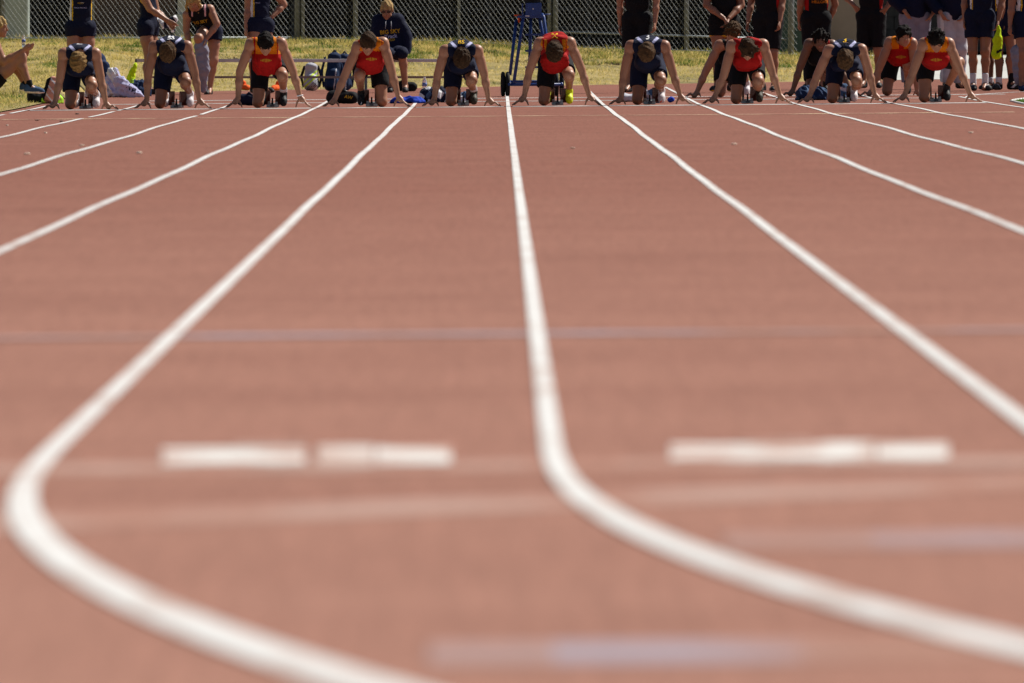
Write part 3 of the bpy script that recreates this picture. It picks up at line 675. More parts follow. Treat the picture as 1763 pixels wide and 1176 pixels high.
NAVY = dict(top=['navy', 'lilac', 'white'], bot=['navy', 'white']); REDT = dict(top=['red', 'orange', 'yellow'], bot=['black', 'white']); BLK = dict(top=['black', 'red', 'gold'], bot=['black', 'gold'])
def make_blocks(loc, cx, fxF, fxR, label):
    t = empty('starting_block', loc); setp(t, label, 'starting block', 'starting blocks behind the start line')
    MB().box((cx, .68, .030), (.045, .86, .022), None, .003).build('rail', 'dark_metal', t)
    MB().box((cx, .30, .022), (.13, .05, .03), None, .004).build('anchor_plate', 'steel', t)
    MB().box((cx, 1.06, .022), (.13, .05, .03), None, .004).build('anchor_plate', 'steel', t)
    for yy, fx, hh in ((.53, fxF, .17), (.86, fxR, .17)):
        s = 1 if fx > cx else -1; px = cx + s * .088
        rt = Matrix.Rotation(R(-28), 3, 'X')
        pd = MB().box((px, yy, .115), (.115, .030, hh), rt, .006).build('foot_pad', 'pad_red', t)
        MB().box((px - s * .052, yy - .02, .095), (.012, .10, .15), rt, .003).build('pad_side', 'pad_red', pd)
        MB().tube([(cx, yy + .02, .045), (px, yy + .06, .05), (px, yy + .05, .13)], .011, 8).build('pad_strut', 'steel', pd)
        MB().box((cx + s * .045, yy - .1, .052), (.03, .05, .035), None, .004).build('adjuster', 'steel', t)
    MB().tube([(cx, .40, .03), (cx, .40, .115)], [.012, .009], 10).build('release_lever', 'rubber', t)
    return t
def runner(x0, g, cxz, sh, el, wr, hd, kd, ku, fx, label, team, hair, skin='skin_fair', up='R', look='down', d=DS, hips=None, shoe=('shoe_black', 'rubber', 'white'), style='short', seed=1, railx=None, block=True, hz=.50, backt=None, front=None, tick=None, sock=None, zline=.60, blabel=None, hemd=.72, hu=None, hf=None, thick=.014):
    sc = F / d; cx = x0 + cxz / 5.6
    q = lambda p, y: A3((p[0] - cxz) / 5.6 / sc, y, (g - p[1]) / 5.6 / sc)
    X = (cx - VX) / sc; root = empty('person', (X, d, gz(X, d) + .012)); setp(root, label, 'person', 'sprinters crouched for the start')
    J = {}
    J['shL'], J['shR'] = q(sh[0], .035), q(sh[1], .035); J['elL'], J['elR'] = q(el[0], .06), q(el[1], .06); J['wrL'], J['wrR'] = q(wr[0], .045), q(wr[1], .045)
    ms = (J['shL'] + J['shR']) / 2; hx = ms[0] * .6 + (q(kd, 0)[0] + q(ku, 0)[0]) / 2 * .4 if hips is None else hips
    J['pelvis'] = A3(hx, .56, hz + .04); J['belly'] = A3(hx * .5 + ms[0] * .5, .36, (hz + .04) * .40 + ms[2] * .60 - .005); J['chest'] = A3(ms[0], .16, ms[2] - (-.005 if look == 'down' else .075))
    if look == 'down': J['belly'][2] += .03
    J['neck'] = ms + A3(0, .025, .015)
    J['hc'] = q(hd, -.075 if look != 'down' else -.055)
    dn = 'L' if up == 'R' else 'R'; sgn = 1 if up == 'R' else -1
    J['hip' + up] = A3(hx + sgn * .085, .55, hz); J['hip' + dn] = A3(hx - sgn * .085, .55, hz)
    J['kn' + up] = q(ku, .15); k = q(kd, .42); k[2] = .066; J['kn' + dn] = k
    fxl = (fx - cxz) / 5.6 / sc; J['an' + up] = A3(fxl, .505, .175); J['to' + up] = A3(fxl, .41, .05); rx = k[0] * .75 + (railx - cxz) / 5.6 / sc * .25 if railx else k[0] + sgn * .02
    J['an' + dn] = A3(rx, .84, .165); J['to' + dn] = A3(rx, .78, .05)
    J['kf' + up] = A3(0, -1, .3); J['kf' + dn] = A3(0, -.5, -1)
    if hf is None: hf, hu = {'down': ((0, .30, -.95), (0, -.95, -.30)), 'mid': ((0, -.60, -.80), (0, -.80, .60)), 'fwd': ((0, -.97, -.22), (0, -.22, .97))}[look]
    hfm = head_frame(J['hc'], hf, hu)
    nb = J['hc'] - hfm[3] * .06 - hfm[2] * .02
    P = torso_prims(J) + limb_prims(J) + head_prims(hfm) + [cone('neck', J['neck'] + A3(0, .02, -.01), nb, .056, .054, .03)] + start_hand(J['wrL'], -1) + start_hand(J['wrR'], 1)
    c, r_, f_, u_ = hfm; sock_sub = [ell('e', c + r_ * s * .031 + f_ * .098 + u_ * .004, (.014, .014, .012)) for s in (-1, 1)]
    soft('body', P, [skin, 'lips', hair], root, .0095, face_mat(hfm, hair), sub=sock_sub)
    if look != 'down': eyes(hfm, root)
    hair_obj(hfm, hair, root, thick + (.008 if look == 'down' else .003), style, seed)
    shL, shR = J['shL'], J['shR']
    if team is NAVY:
        def fn(Pt):
            mi = np.zeros(len(Pt), np.int32)
            for s_, S in ((-1, shL), (1, shR)):
                a = ms + A3(s_ * .142, 0, .115); b = ms + A3(s_ * .062, 0, .04); ab = b - a; t = np.clip(((Pt - a) @ ab) / (ab @ ab), 0, 1); dd = np.linalg.norm((Pt - a - t[:, None] * ab)[:, [0, 2]], axis=1)
                mi[(dd < .015) & (Pt[:, 1] < .30)] = 1
                mi[(np.linalg.norm((Pt - a)[:, [0, 2]], axis=1) < .034) & (Pt[:, 1] < .30)] = 2
            return mi
    else:
        def fn(Pt):
            mi = np.zeros(len(Pt), np.int32); mi[(Pt[:, 2] > zline) & (Pt[:, 1] < .16) & (np.abs(Pt[:, 0] - ms[0]) > .030) & ((look != 'down') | ((Pt[:, 2] < ms[2] + .035) & (np.abs(Pt[:, 0] - ms[0]) > .085)))] = 1
            mi[(np.abs(Pt[:, 2] - zline) < .006) & (mi == 1)] = 0; mi[(np.abs(np.abs(Pt[:, 0] - ms[0]) - .128) < .008)] = 0
            return mi
    ul = N3(shR - shL); zb = max(.36, ms[2] - .385)
    drape = [cone('drape', A3(ms[0], .13, ms[2] - .17), A3(ms[0] * .7 + hx * .3, .25, zb + .10), .085, .080, .03, (ul, 1.62), [(A3(0, 0, zb), A3(0, 0, -1))]), cone('drape', A3(ms[0] * .7 + hx * .3, .25, zb + .10), J['belly'] + A3(0, .04, -.06), .085, .085, .03, (ul, 1.5), [(A3(0, 0, zb), A3(0, 0, -1))])]
    so_, V, Q = singlet(root, J, team['top'], fn, seed=seed, hem=.55, drape=drape, wr=.006, arm=.058 if team is NAVY else .068)
    if backt: decal('back_lettering', text_shape(backt[0], backt[1]), (V, Q), so_, (ms[0], 0, backt[3]), backt[2], up=(0, 0, .8), lift=.005)
    if front:
        for nm, shp, mt, off in front: decal(nm, shp, (V, Q), so_, (ms[0] + off[0], 0, off[1]), mt)
    hm = (.80, hemd) if up == 'L' else (hemd, .80); hm = (hm[0], hm[1])
    sh_, V2, Q2 = shorts(root, J, team['bot'], None, hm, seed=seed)
    ku3 = J['kn' + up]; hp3 = J['hip' + up]; e = hp3 * .35 + ku3 * .65
    decal('tick_mark', tick_shape(.055), (V2, Q2), sh_, (e[0] + sgn * .03, 0, e[2] + .03), 'white')
    st = shoe_obj(root, (fxl, .500, .145), (fxl, .375, .035), (0, -.75, .65), shoe, J['an' + up], tick=tick, tickc=A3(fxl, .4, .06))
    shoe_obj(root, (rx, .86, .13), (rx, .77, .03), (0, -.85, -.35) if False else (0, -.75, .65), shoe, J['an' + dn])
    if sock: sock_obj(root, J['kn' + up], J['an' + up], sock, .28)
    if block:
        cr = (railx - cxz) / 5.6 / sc
        make_blocks((X, d, gz(X, d) + .010), cr, fxl, k[0] + sgn * .02, blabel)
    return root, J
tb = 'starting block under the sprinter '
crest = crest_shape(.13)
runner(0, 1047, 762, ((612, 505), (922, 505)), ((578, 745), (968, 735)), ((532, 975), (1022, 985)), (758, 588), (668, 960), (880, 815), 916, 'blond sprinter in navy crouched next to the grass verge, in white shoes', NAVY, 'hair_blond', hips=-.01, shoe=('shoe_white', 'shoe_dark', 'navy'), seed=1, railx=812, backt=('BS', .085, 'white', .755), blabel=tb + 'beside the grass verge')
runner(210, 1045, 470, ((312, 440), (628, 440)), ((252, 715), (700, 695)), ((238, 962), (745, 955)), (442, 505), (358, 960), (612, 785), 648, 'light brown haired sprinter in navy crouched in front of girl with sweatpants', NAVY, 'hair_mid', shoe=('shoe_white', 'shoe_dark', 'navy'), seed=2, railx=516, backt=('BS', .085, 'white', .80), blabel=tb + 'in front of the girl with sweatpants', skin='skin_tan')
runner(370, 1037, 490, ((345, 415), (640, 410)), ((240, 690), (752, 680)), ((222, 945), (820, 925)), (490, 415), (408, 950), (650, 720), 655, 'dark haired sprinter in red singlet with a white wristband and black boots', REDT, 'hair_dark', look='mid', seed=3, railx=548, front=[('chest_crest', crest, 'gold', (0, .535))], sock='sock', blabel=tb + 'wearing the white wristband')
runner(540, 1031, 545, ((425, 440), (672, 408)), ((300, 725), (752, 680)), ((205, 952), (815, 925)), (525, 415), (655, 950), (440, 722), 452, 'red singlet sprinter whose other knee is raised, with a white tick on shoe', REDT, 'hair_brown', up='L', look='mid', seed=4, railx=556, hf=(.10, -.58, -.80), hu=(.12, -.80, .58), front=[('chest_crest', crest, 'gold', (.01, .54))], tick=('white', .085, 1.2), zline=.625, blabel=tb + 'with the other knee raised', hemd=.66)
runner(710, 1021, 468, ((312, 478), (628, 478)), ((243, 725), (690, 700)), ((212, 952), (735, 945)), (478, 560), (372, 960), (572, 765), 592, 'brown haired sprinter in navy with dark red-edged shoes beside the water bottle', NAVY, 'hair_brown', shoe=('shoe_dark', 'red', 'red'), seed=5, railx=490, backt=('BS', .075, 'yellow', .725), sock='sock', blabel=tb + 'beside the water bottle')
runner(860, 1013, 535, ((385, 405), (680, 402)), ((287, 680), (790, 660)), ((238, 922), (865, 912)), (530, 500), (430, 930), (672, 715), 676, 'sprinter in red with neon yellow shoes and a yellow letter on his back', REDT, 'hair_brown', shoe=('shoe_neon', 'shoe_neon', 'black'), seed=6, railx=562, backt=('M', .10, 'yellow', .785), zline=.60, blabel=tb + 'in neon yellow shoes')
runner(1030, 1000, 475, ((312, 428), (640, 428)), ((246, 705), (718, 685)), ((222, 925), (790, 905)), (465, 495), (382, 935), (605, 765), 616, 'sprinter in navy with a pale 3 on his back, white shoe with red tick', NAVY, 'hair_mid', skin='skin_tan', shoe=('shoe_white', 'shoe_white', 'red'), seed=7, railx=500, backt=('3', .105, 'white', .765), tick=('orange_bright', .10, .6), blabel=tb + 'with the red tick on his white shoe')
runner(1180, 994, 600, ((448, 425), (752, 418)), ((372, 715), (828, 660)), ((283, 922), (910, 905)), (598, 465), (497, 930), (707, 775), 722, 'shaggy brown haired sprinter in red crouched in front of a black-clad runner', REDT, 'hair_brown', style='shaggy', look='mid', hf=(0, -.35, -.94), hu=(0, -.94, .35), seed=8, railx=607, shoe=('shoe_dark', 'shoe_white', 'white'), zline=.95, blabel=tb + 'with shaggy brown hair')
runner(1340, 984, 640, ((488, 470), (802, 462)), ((372, 725), (868, 652)), ((302, 912), (930, 895)), (642, 565), (532, 920), (760, 768), 742, 'light brown haired sprinter in navy with a yellow 3 on his back', NAVY, 'hair_mid', shoe=('shoe_white', 'rubber', 'black'), seed=9, railx=645, backt=('3', .105, 'yellow', .71), blabel=tb + 'with the yellow 3 on his back')
runner(1490, 972, 690, ((560, 400), (806, 400)), ((458, 680), (905, 640)), ((382, 892), (1008, 880)), (680, 372), (580, 900), (908, 580), 800, 'curly dark haired sprinter in red in the lane beside the infield kerb', REDT, 'hair_dark', skin='skin_fair', style='curly', look='mid', hf=(.05, -.62, -.78), hu=(0, -.78, .62), seed=10, railx=690, front=[('chest_crest', crest, 'gold', (0, .48))], zline=.565, hips=-.02, hemd=.62, blabel=tb + 'with curly dark hair')
# second row, getting down a few metres behind
D2 = 140.5
runner(1180, 925, 430, ((330, 420), (560, 430)), ((195, 680), (640, 690)), ((110, 880), (700, 890)), (455, 300), (345, 860), (560, 640), 600, 'runner in black crouched behind the shaggy haired sprinter in red', BLK, 'hair_mid', d=D2, look='fwd', hf=(-.3, -.75, -.55), hu=(0, -.5, .85), style='shaggy', seed=11, block=False, shoe=('shoe_white', 'shoe_white', 'black'), hz=.47, zline=.72)
runner(1340, 908, 410, ((295, 400), (520, 410)), ((212, 620), (600, 640)), ((140, 850), (690, 850)), (405, 370), (330, 860), (470, 640), 470, 'dark haired runner in black and red facing ahead, crouched behind navy sprinter', BLK, 'hair_dark', skin='skin_brown', d=D2, look='fwd', style='curly', seed=12, block=False, hz=.47, zline=.62)
runner(1490, 900, 330, ((232, 380), (452, 390)), ((130, 640), (480, 640)), ((60, 850), (500, 860)), (368, 325), (220, 850), (412, 600), 420, 'black haired runner in red looking ahead, crouched before grey sweatpants', REDT, 'hair_dark', d=D2, look='fwd', seed=13, block=False, hz=.47, zline=.56, front=[('chest_crest', crest, 'gold', (0, .47))], hf=(.15, -.96, -.15), hu=(0, -.15, 1), thick=.018)

# ------------------------------------------------------------------ people standing, sitting and bending behind the start
def person_mesh(root, J, skin, hair, hfm, hands, fem=False, bulk=1.0, h=.0105, hstyle='short', seed=0, thick=.014):
    c, r_, f_, u_ = hfm
    P = torso_prims(J, fem) + limb_prims(J, bulk) + head_prims(hfm) + [cone('neck', J['neck'] - A3(0, 0, .02), c - u_ * .06 - f_ * .02, .052, .050, .03)] + hands
    soft('body', P, [skin, 'lips', hair], root, h, face_mat(hfm, hair), sub=[ell('e', c + r_ * s * .031 + f_ * .098 + u_ * .004, (.014, .014, .012)) for s in (-1, 1)])
    eyes(hfm, root); hair_obj(hfm, hair, root, thick, hstyle, seed)
def long_pants(root, J, mats, matfn=None, inf=.02, seed=0, bottom=1.0, name='sweatpants'):
    P = [p for p in torso_prims(J) if p['tag'] == 'pelvis']; up = J['belly'] * .3 + J['pelvis'] * .7
    P.append(cone('w', up, J['pelvis'], .100, .106, .03, (N3(J['shR'] - J['shL']), 1.33), [(up, N3(J['belly'] - J['pelvis']))]))
    for s in 'LR':
        a, k, n = J['hip' + s], J['kn' + s], J['an' + s]; e = k * (1 - bottom) + n * bottom
        P += [cone('l', a, k, .100, .074, .03), cone('l', k, e, .074, .058, .03, None, [(e, N3(n - k))])]
    return garment(name, P, mats, root, inf, matfn, (), (), seed=seed, wr=.008, ws=16)
def sleeved(root, J, mats, matfn=None, inf=.026, seed=0, cuff=.92, hem=.75, name='hooded_sweater', neckr=.06):
    P = [p for p in torso_prims(J) if p['tag'] != 'pelvis']
    for s in 'LR':
        e = J['el' + s] * (1 - cuff) + J['wr' + s] * cuff; P += [cone('s', J['sh' + s], J['el' + s], .060, .050, .03), cone('s', J['el' + s], e, .050, .038, .03, None, [(e, N3(J['wr' + s] - J['el' + s]))])]
    b = J['belly'] * (1 - hem) + J['pelvis'] * hem + N3(J['pelvis'] - J['belly']) * .05
    P.append(cone('h', J['belly'], b, .11, .118, .03, (N3(J['shR'] - J['shL']), 1.35), [(b, N3(J['pelvis'] - J['belly']))]))
    return garment(name, P, mats, root, inf, matfn, [cone('x', J['neck'], J['hc'], neckr, neckr + .03)], (), seed=seed, wr=.007, ws=18)
def stripe_fn(J, hi=1, w=.012, off=.145, z1=None):
    cx = (J['shL'][0] + J['shR'][0]) / 2
    def fn(P):
        mi = np.zeros(len(P), np.int32); a = np.abs(P[:, 0] - cx)
        mi[(np.abs(a - off) < w)] = hi; mi[(np.abs(a - off + .022) < w * .5)] = 2
        return mi
    return fn
def trim_fn(J, off=.150):
    cx = (J['shL'][0] + J['shR'][0]) / 2; zs = J['belly'][2]
    def fn(P):
        mi = np.zeros(len(P), np.int32); a = np.abs(P[:, 0] - cx); mi[a > off] = 1; return mi
    return fn
def stand(px, fy, label, Ht=1.76, yaw=0.0, top=('singlet', ['navy', 'white', 'yellow']), bottom=('shorts', ['navy', 'white'], .72), arms=('hang', 'hang'), skin='skin_fair', hair='hair_brown', fem=False, shoe=('shoe_black', 'rubber', 'white'), sock=None, sockh=.3, stance=.10, fwdL=0.0, fwdR=0.0, seed=0, topfn=None, over=None, hstyle='short', band=None, group='people waiting behind the start', d=None, zoff=0.0, footyaw=(.25, .25), bulk=1.0, socksR=None):
    if d is None: X, d, z = ground_px(px, fy)
    else: X = (px - VX) * d / F; z = gz(X, d)
    k = Ht / 1.76; root = empty('person', (X, d, z + .008 + zoff), R(yaw)); setp(root, label, 'person', group)
    J = {}; rs = np.random.default_rng(seed + 100); fwdL += rs.uniform(-.03, .09); fwdR += rs.uniform(-.03, .09); arms_j = rs.normal(0, .022, (4, 3))
    for s, sg, fw in (('L', -1, fwdL), ('R', 1, fwdR)):
        J['hip' + s] = A3(sg * .088, .0, .92 * k); J['kn' + s] = A3(sg * (stance * .6 + .035), -.02 - fw * .5, .50 * k); J['an' + s] = A3(sg * stance, .03 - fw, .085 * k); J['to' + s] = J['an' + s] + A3(0, -.13, -.05)
        w = .178 if not fem else .155; J['sh' + s] = A3(sg * w, .01, 1.425 * k)
        mode = arms[0] if s == 'L' else arms[1]
        if mode == 'hang': J['el' + s] = A3(sg * (w + .045), .02, 1.13 * k); J['wr' + s] = A3(sg * (w + .055), -.03, .885 * k)
        elif mode == 'hips': J['el' + s] = A3(sg * (w + .17), .06, 1.17 * k); J['wr' + s] = A3(sg * (w + .02), -.07, 1.035 * k)
        elif mode == 'clasp': J['el' + s] = A3(sg * (w + .05), -.03, 1.13 * k); J['wr' + s] = A3(sg * .035, -.20, .955 * k)
        elif mode == 'pocket': J['el' + s] = A3(sg * (w + .10), .03, 1.13 * k); J['wr' + s] = A3(sg * (w - .015), -.13, .985 * k)
        elif mode == 'up': J['el' + s] = A3(sg * (w + .10), -.05, 1.50 * k); J['wr' + s] = A3(sg * (w - .02), -.08, 1.72 * k)
        elif mode == 'fwd': J['el' + s] = A3(sg * (w + .03), -.05, 1.14 * k); J['wr' + s] = A3(sg * (w + .01), -.23, .99 * k)
    for i_, kk in enumerate(('elL', 'elR', 'wrL', 'wrR')): J[kk] = J[kk] + arms_j[i_] * (0 if 'clasp' in arms else 1)
    tl = rs.normal(0, .018)
    for kk in ('shL', 'shR', 'elL', 'elR', 'wrL', 'wrR'): J[kk] = J[kk] + A3(tl, 0, 0)
    J['shL'] = J['shL'] + A3(0, 0, tl); J['shR'] = J['shR'] - A3(0, 0, tl)
    J['pelvis'] = A3(0, .0, .955 * k); J['belly'] = A3(0, -.012, 1.12 * k); J['neck'] = A3(0, .015, 1.465 * k); J['hc'] = A3(0, -.02, 1.625 * k)
    hf, hu = (0, -1, -.1), (0, -.1, 1)
    if over:
        for kk, vv in over.items():
            if kk == 'hf': hf = vv
            elif kk == 'hu': hu = vv
            else: J[kk] = np.asarray(vv, float)
    hfm = head_frame(J['hc'], hf, hu); hands = []
    for s, sg in (('L', -1), ('R', 1)):
        dr = N3(J['wr' + s] - J['el' + s]); mode = arms[0] if s == 'L' else arms[1]
        if mode in ('hang', 'up', 'fwd'): hands += hang_hand(J['wr' + s], dr, (0, -1, 0) if mode == 'hang' else np.cross(dr, (sg, 0, 0)), (-sg, 0, 0), .7)
        elif mode == 'clasp': hands += hang_hand(J['wr' + s], N3(dr + A3(-sg * .2, 0, -.8)), (0, -1, 0), (-sg, .2, 0), .8)
        elif mode == 'hips': hands += hang_hand(J['wr' + s], N3(A3(-sg * .55, .1, -.8)), (-sg * .6, -.6, .4), (-sg * .2, .9, 0), .3)
        else: hands += hang_hand(J['wr' + s], N3(A3(-sg * .5, .1, -.7)), (0, -1, .1), (-sg, .5, 0), .9)
    person_mesh(root, J, skin, hair, hfm, hands, fem, bulk, hstyle=hstyle, seed=seed)
    if top[0] == 'singlet': t_ = singlet(root, J, top[1], (topfn or stripe_fn)(J), fem, hem=.9, seed=seed, arm=.062)
    else: t_ = sleeved(root, J, top[1], None, seed=seed)
    if bottom[0] == 'shorts':
        def sf(P): 
            mi = np.zeros(len(P), np.int32); e = .92 * k - (.42 * k) * bottom[2]
            if len(bottom) > 3: mi[P[:, 2] < e + .03] = 1
            return mi
        shorts(root, J, bottom[1], sf, (bottom[2], bottom[2]), seed=seed, loose=.004 if fem else .014)
    else:
        def pf(P): return np.where(np.abs(np.abs(P[:, 0]) - .175) < .018, 1, 0).astype(np.int32) if len(bottom[1]) > 1 else np.zeros(len(P), np.int32)
        long_pants(root, J, bottom[1], pf, seed=seed)
    for s, sg, fa in (('L', -1, footyaw[0]), ('R', 1, footyaw[1])):
        an = J['an' + s]; dx = sg * math.sin(fa); dy = -math.cos(fa); hl = A3(an[0] - dx * .03, an[1] + .025, an[2] - .045); hl[2] = max(hl[2], .038)
        shoe_obj(root, hl, hl + A3(dx, dy, 0) * .215, (0, 0, 1), shoe, an, band=band)
        if sock: sock_obj(root, J['kn' + s], an, sock, sockh)
    return root, J, t_
BB = ['black', 'red', 'gold']
r, J, t_ = stand(139, 167, 'girl in navy singlet standing behind blond sprinter with arms raised overhead', 1.70, 8, arms=('up', 'up'), bottom=('shorts', ['navy', 'white'], .30), fem=True, hair='hair_light', hstyle='long', seed=21, shoe=('shoe_white', 'red', 'black'))
decal('chest_emblem', crest_shape(.085), t_[1:], t_[0], (-.01, 0, 1.205), 'gold'); decal('chest_emblem', crest_shape(.05), t_[1:], t_[0], (.01, 0, 1.21), 'white', lift=.006); decal('lettering', text_shape('TRACK AND FIELD', .020), t_[1:], t_[0], (-.01, 0, 1.145), 'lilac')
stand(255, 152, 'girl in navy shorts seen from the side carrying a pair of shoes', 1.70, 68, arms=('hang', 'fwd'), bottom=('shorts', ['navy', 'yellow'], .34), fem=True, hair='hair_mid', seed=22, over={'elL': A3(-.16, -.10, 1.12), 'wrL': A3(-.12, -.32, .98)})
r, J, t_ = stand(447, 158, 'girl in navy singlet with hand on hip behind the wristband sprinter', 1.74, 20, arms=('hang', 'hips'), bottom=('shorts', ['navy', 'white'], .30), fem=True, hair='hair_brown', hstyle='long', seed=23)
decal('chest_emblem', crest_shape(.07), t_[1:], t_[0], (-.07, 0, 1.25), 'gold'); decal('lettering', text_shape('TRACK', .02), t_[1:], t_[0], (-.06, 0, 1.19), 'lilac')
stand(1097, 157, 'person in plain black kit with arms hanging, behind navy sprinter with 3', 1.80, -16, top=('singlet', BB), topfn=lambda J: trim_fn(J, .165), bottom=('shorts', ['black', 'black'], .88), seed=24, bulk=.95)
stand(1246, 155.5, 'person in black shorts with yellow trim and hands clasped in front', 1.74, 10, top=('singlet', BB), topfn=lambda J: trim_fn(J, .16), arms=('clasp', 'clasp'), bottom=('shorts', ['black', 'gold'], .52, 1), seed=25, skin='skin_tan', shoe=('shoe_black', 'yellow', 'white'), footyaw=(.6, .5))
stand(1322, 156, 'person in black top with red side trim and long black shorts', 1.78, -20, top=('singlet', BB), topfn=lambda J: trim_fn(J, .150), bottom=('shorts', ['black', 'black'], .95), seed=26, skin='skin_tan', shoe=('shoe_black', 'shoe_white', 'white'))
r, J, t_ = stand(1405, 152.5, 'person in black singlet with yellow lettering, behind the dark haired runner', 1.78, 12, top=('singlet', BB), topfn=lambda J: trim_fn(J, .125), bottom=('shorts', ['black', 'black'], .85), seed=27, skin='skin_tan', shoe=('shoe_black', 'neon', 'white'), footyaw=(.5, .3), over={'wrL': A3(-.20, .10, .90), 'wrR': A3(.20, .10, .90)})
decal('lettering', text_shape('HELLGATE', .050), t_[1:], t_[0], (.03, 0, 1.145), 'orange'); decal('chest_emblem', text_shape('O', .07), t_[1:], t_[0], (.03, 0, 1.225), 'orange')
stand(1500, 150, 'person in black with hands on hips in front of the tan pillar', 1.82, -14, top=('singlet', BB), topfn=lambda J: trim_fn(J, .150), arms=('hips', 'hips'), bottom=('shorts', ['black', 'black'], .98), seed=28, skin='skin_tan')
r, J, t_ = stand(1575, 151, 'person in grey sweatpants with hands at the pockets and blue-green shoes', 1.78, 12, top=('hoodie', ['navy']), arms=('pocket', 'pocket'), bottom=('pants', ['grey']), seed=29, shoe=('teal', 'neon_green', 'royal'))
stand(1641, 150.5, 'person in light grey sweatpants with a white side stripe and navy sweater', 1.80, 14, top=('hoodie', ['navy']), arms=('pocket', 'pocket'), bottom=('pants', ['light_grey', 'white']), seed=30)
stand(1686, 154.5, 'person in navy shorts with white socks and striped black shoes', 1.80, -10, arms=('hang', 'hang'), bottom=('shorts', ['navy', 'navy'], .66), seed=31, skin='skin_tan', sock='sock', sockh=.34, band=(.10, .012), footyaw=(-.2, .5), stance=.075)
stand(1712, 153, 'person in navy behind the white-socked one, with low socks', 1.76, -35, arms=('hang', 'hang'), bottom=('shorts', ['navy', 'navy'], .60), seed=32, skin='skin_brown', sock='sock', sockh=.2, band=(.09, .015), d=148.5, stance=.09)
stand(1739, 152.5, 'person in navy shorts and black socks beside the neon yellow bag', 1.80, 55, arms=('hang', 'hang'), bottom=('shorts', ['navy', 'navy'], .62), seed=33, skin='skin_tan', sock='black', sockh=.32, band=(.10, .03), stance=.06)
stand(1768, 154, 'person pulling grey sweatpants down to the knees at the end of row', 1.74, 25, arms=('hang', 'hang'), bottom=('shorts', ['navy', 'navy'], .62), seed=34, skin='skin_tan', shoe=('navy_light', 'rubber', 'white'), d=146.0)
# grey sweatpants round the lower legs of the last one
x, d_, z = (1768 - VX) * 146 / F, 146.0, 0
gp2 = empty('sweatpants', (x, 146.0, gz(x, 146.0))); setp(gp2, 'grey sweatpants bunched round the lower legs at the end of row', 'sweatpants')
soft('cloth', [cone('c', A3(-.10, -.02, .16), A3(-.11, -.03, .50), .075, .10, .05), cone('c', A3(.08, -.06, .16), A3(.06, -.05, .50), .075, .10, .05), cone('c', A3(-.1, -.03, .50), A3(.07, -.05, .52), .10, .10, .05)], ['grey'], gp2, .012, noise=crumple(.02, 20, 4))

# boy sitting on the bench
BX, BD, BZ = ground_px(600, 157); BTOP = float(at(0, 98, BD).z)
def px3(px, py, d, o): v = at(px, py, d); return A3(v.x - o[0], v.y - o[1], v.z - o[2])
o3 = ((672 - VX) * BD / F, BD, BZ); root = empty('person', o3); setp(root, 'boy in navy hooded sweater and sunglasses sitting on the bench', 'person')
q = lambda px, py, dy: px3(px, py, BD + dy, o3)
J = dict(shL=q(651, 34, .05), shR=q(687, 32, .05), elL=q(646, 66, .0), elR=q(699, 60, .03), wrL=q(657, 84, -.15), wrR=q(699, 90, -.02), neck=q(668, 27, .06), hc=q(666, 13.5, .02))
J['pelvis'] = A3(0, .05, BTOP - BZ + .12); J['hipL'] = A3(-.085, .04, BTOP - BZ + .085); J['hipR'] = A3(.085, .04, BTOP - BZ + .085); J['belly'] = (J['pelvis'] + (J['shL'] + J['shR']) / 2) / 2 + A3(0, .03, -.03)
J['knL'] = A3(-.02, -.40, BTOP - BZ + .06); J['knR'] = A3(.16, -.38, BTOP - BZ + .07); J['anL'] = A3(0, -.36, .09); J['anR'] = A3(.20, -.30, .09)
hfm = head_frame(J['hc'], (-.06, -.95, -.30), (-.05, -.3, .95))
person_mesh(root, J, 'skin_fair', 'hair_light', hfm, hang_hand(J['wrL'], (0, -.8, -.4), (1, 0, 0), (0, 0, -1), .6) + hang_hand(J['wrR'], (0, -.2, -.9), (0, -1, .1), (-1, 0, 0), .6), seed=41, thick=.012)
t_ = sleeved(root, J, ['navy'], None, inf=.028, seed=41)
soft('hood', [cone('h', J['shL'] * .62 + J['shR'] * .38 + A3(0, -.01, .05), J['shL'] * .38 + J['shR'] * .62 + A3(0, .10, .06), .045, .05, .03), cone('h', J['shR'] * .62 + J['shL'] * .38 + A3(0, -.01, .05), J['shL'] * .4 + J['shR'] * .6 + A3(0, .10, .06), .045, .05, .03)], ['navy_light'], root, .01, noise=ripple(.004, 30, 2))
long_pants(root, J, ['navy'], None, .012, 42, .05, 'shorts')
ctr = (J['shL'] + J['shR']) / 2
decal('lettering', text_shape('BIG SKY', .075), t_[1:], t_[0], (ctr[0] + .02, 0, ctr[2] - .14), 'gold', rot=.10); decal('lettering', text_shape('Track', .07), t_[1:], t_[0], (ctr[0] + .03, 0, ctr[2] - .20), 'lilac', rot=.12); decal('lettering', text_shape('FIELD', .045), t_[1:], t_[0], (ctr[0] + .03, 0, ctr[2] - .245), 'gold', rot=.10)
for s in (-1, 1): MB().tube([tuple(ctr + A3(s * .035, -.125, .0)), tuple(ctr + A3(s * .04, -.15, -.10))], .004, 6).build('drawstring', 'light_grey', root, True)
c, r_, f_, u_ = hfm; g = MB()
for s in (-1, 1): g.box(tuple(c + r_ * s * .034 + f_ * .098 + u_ * .004), (.056, .012, .036), Matrix([tuple(r_), tuple(f_), tuple(u_)]).transposed(), .006)
g.build('sunglasses', 'lens', root)
for s in 'LR': shoe_obj(root, J['an' + s] + A3(0, .02, -.045), J['an' + s] + A3(0, -.19, -.045), (0, 0, 1), ('shoe_black', 'rubber', 'white'), J['an' + s])

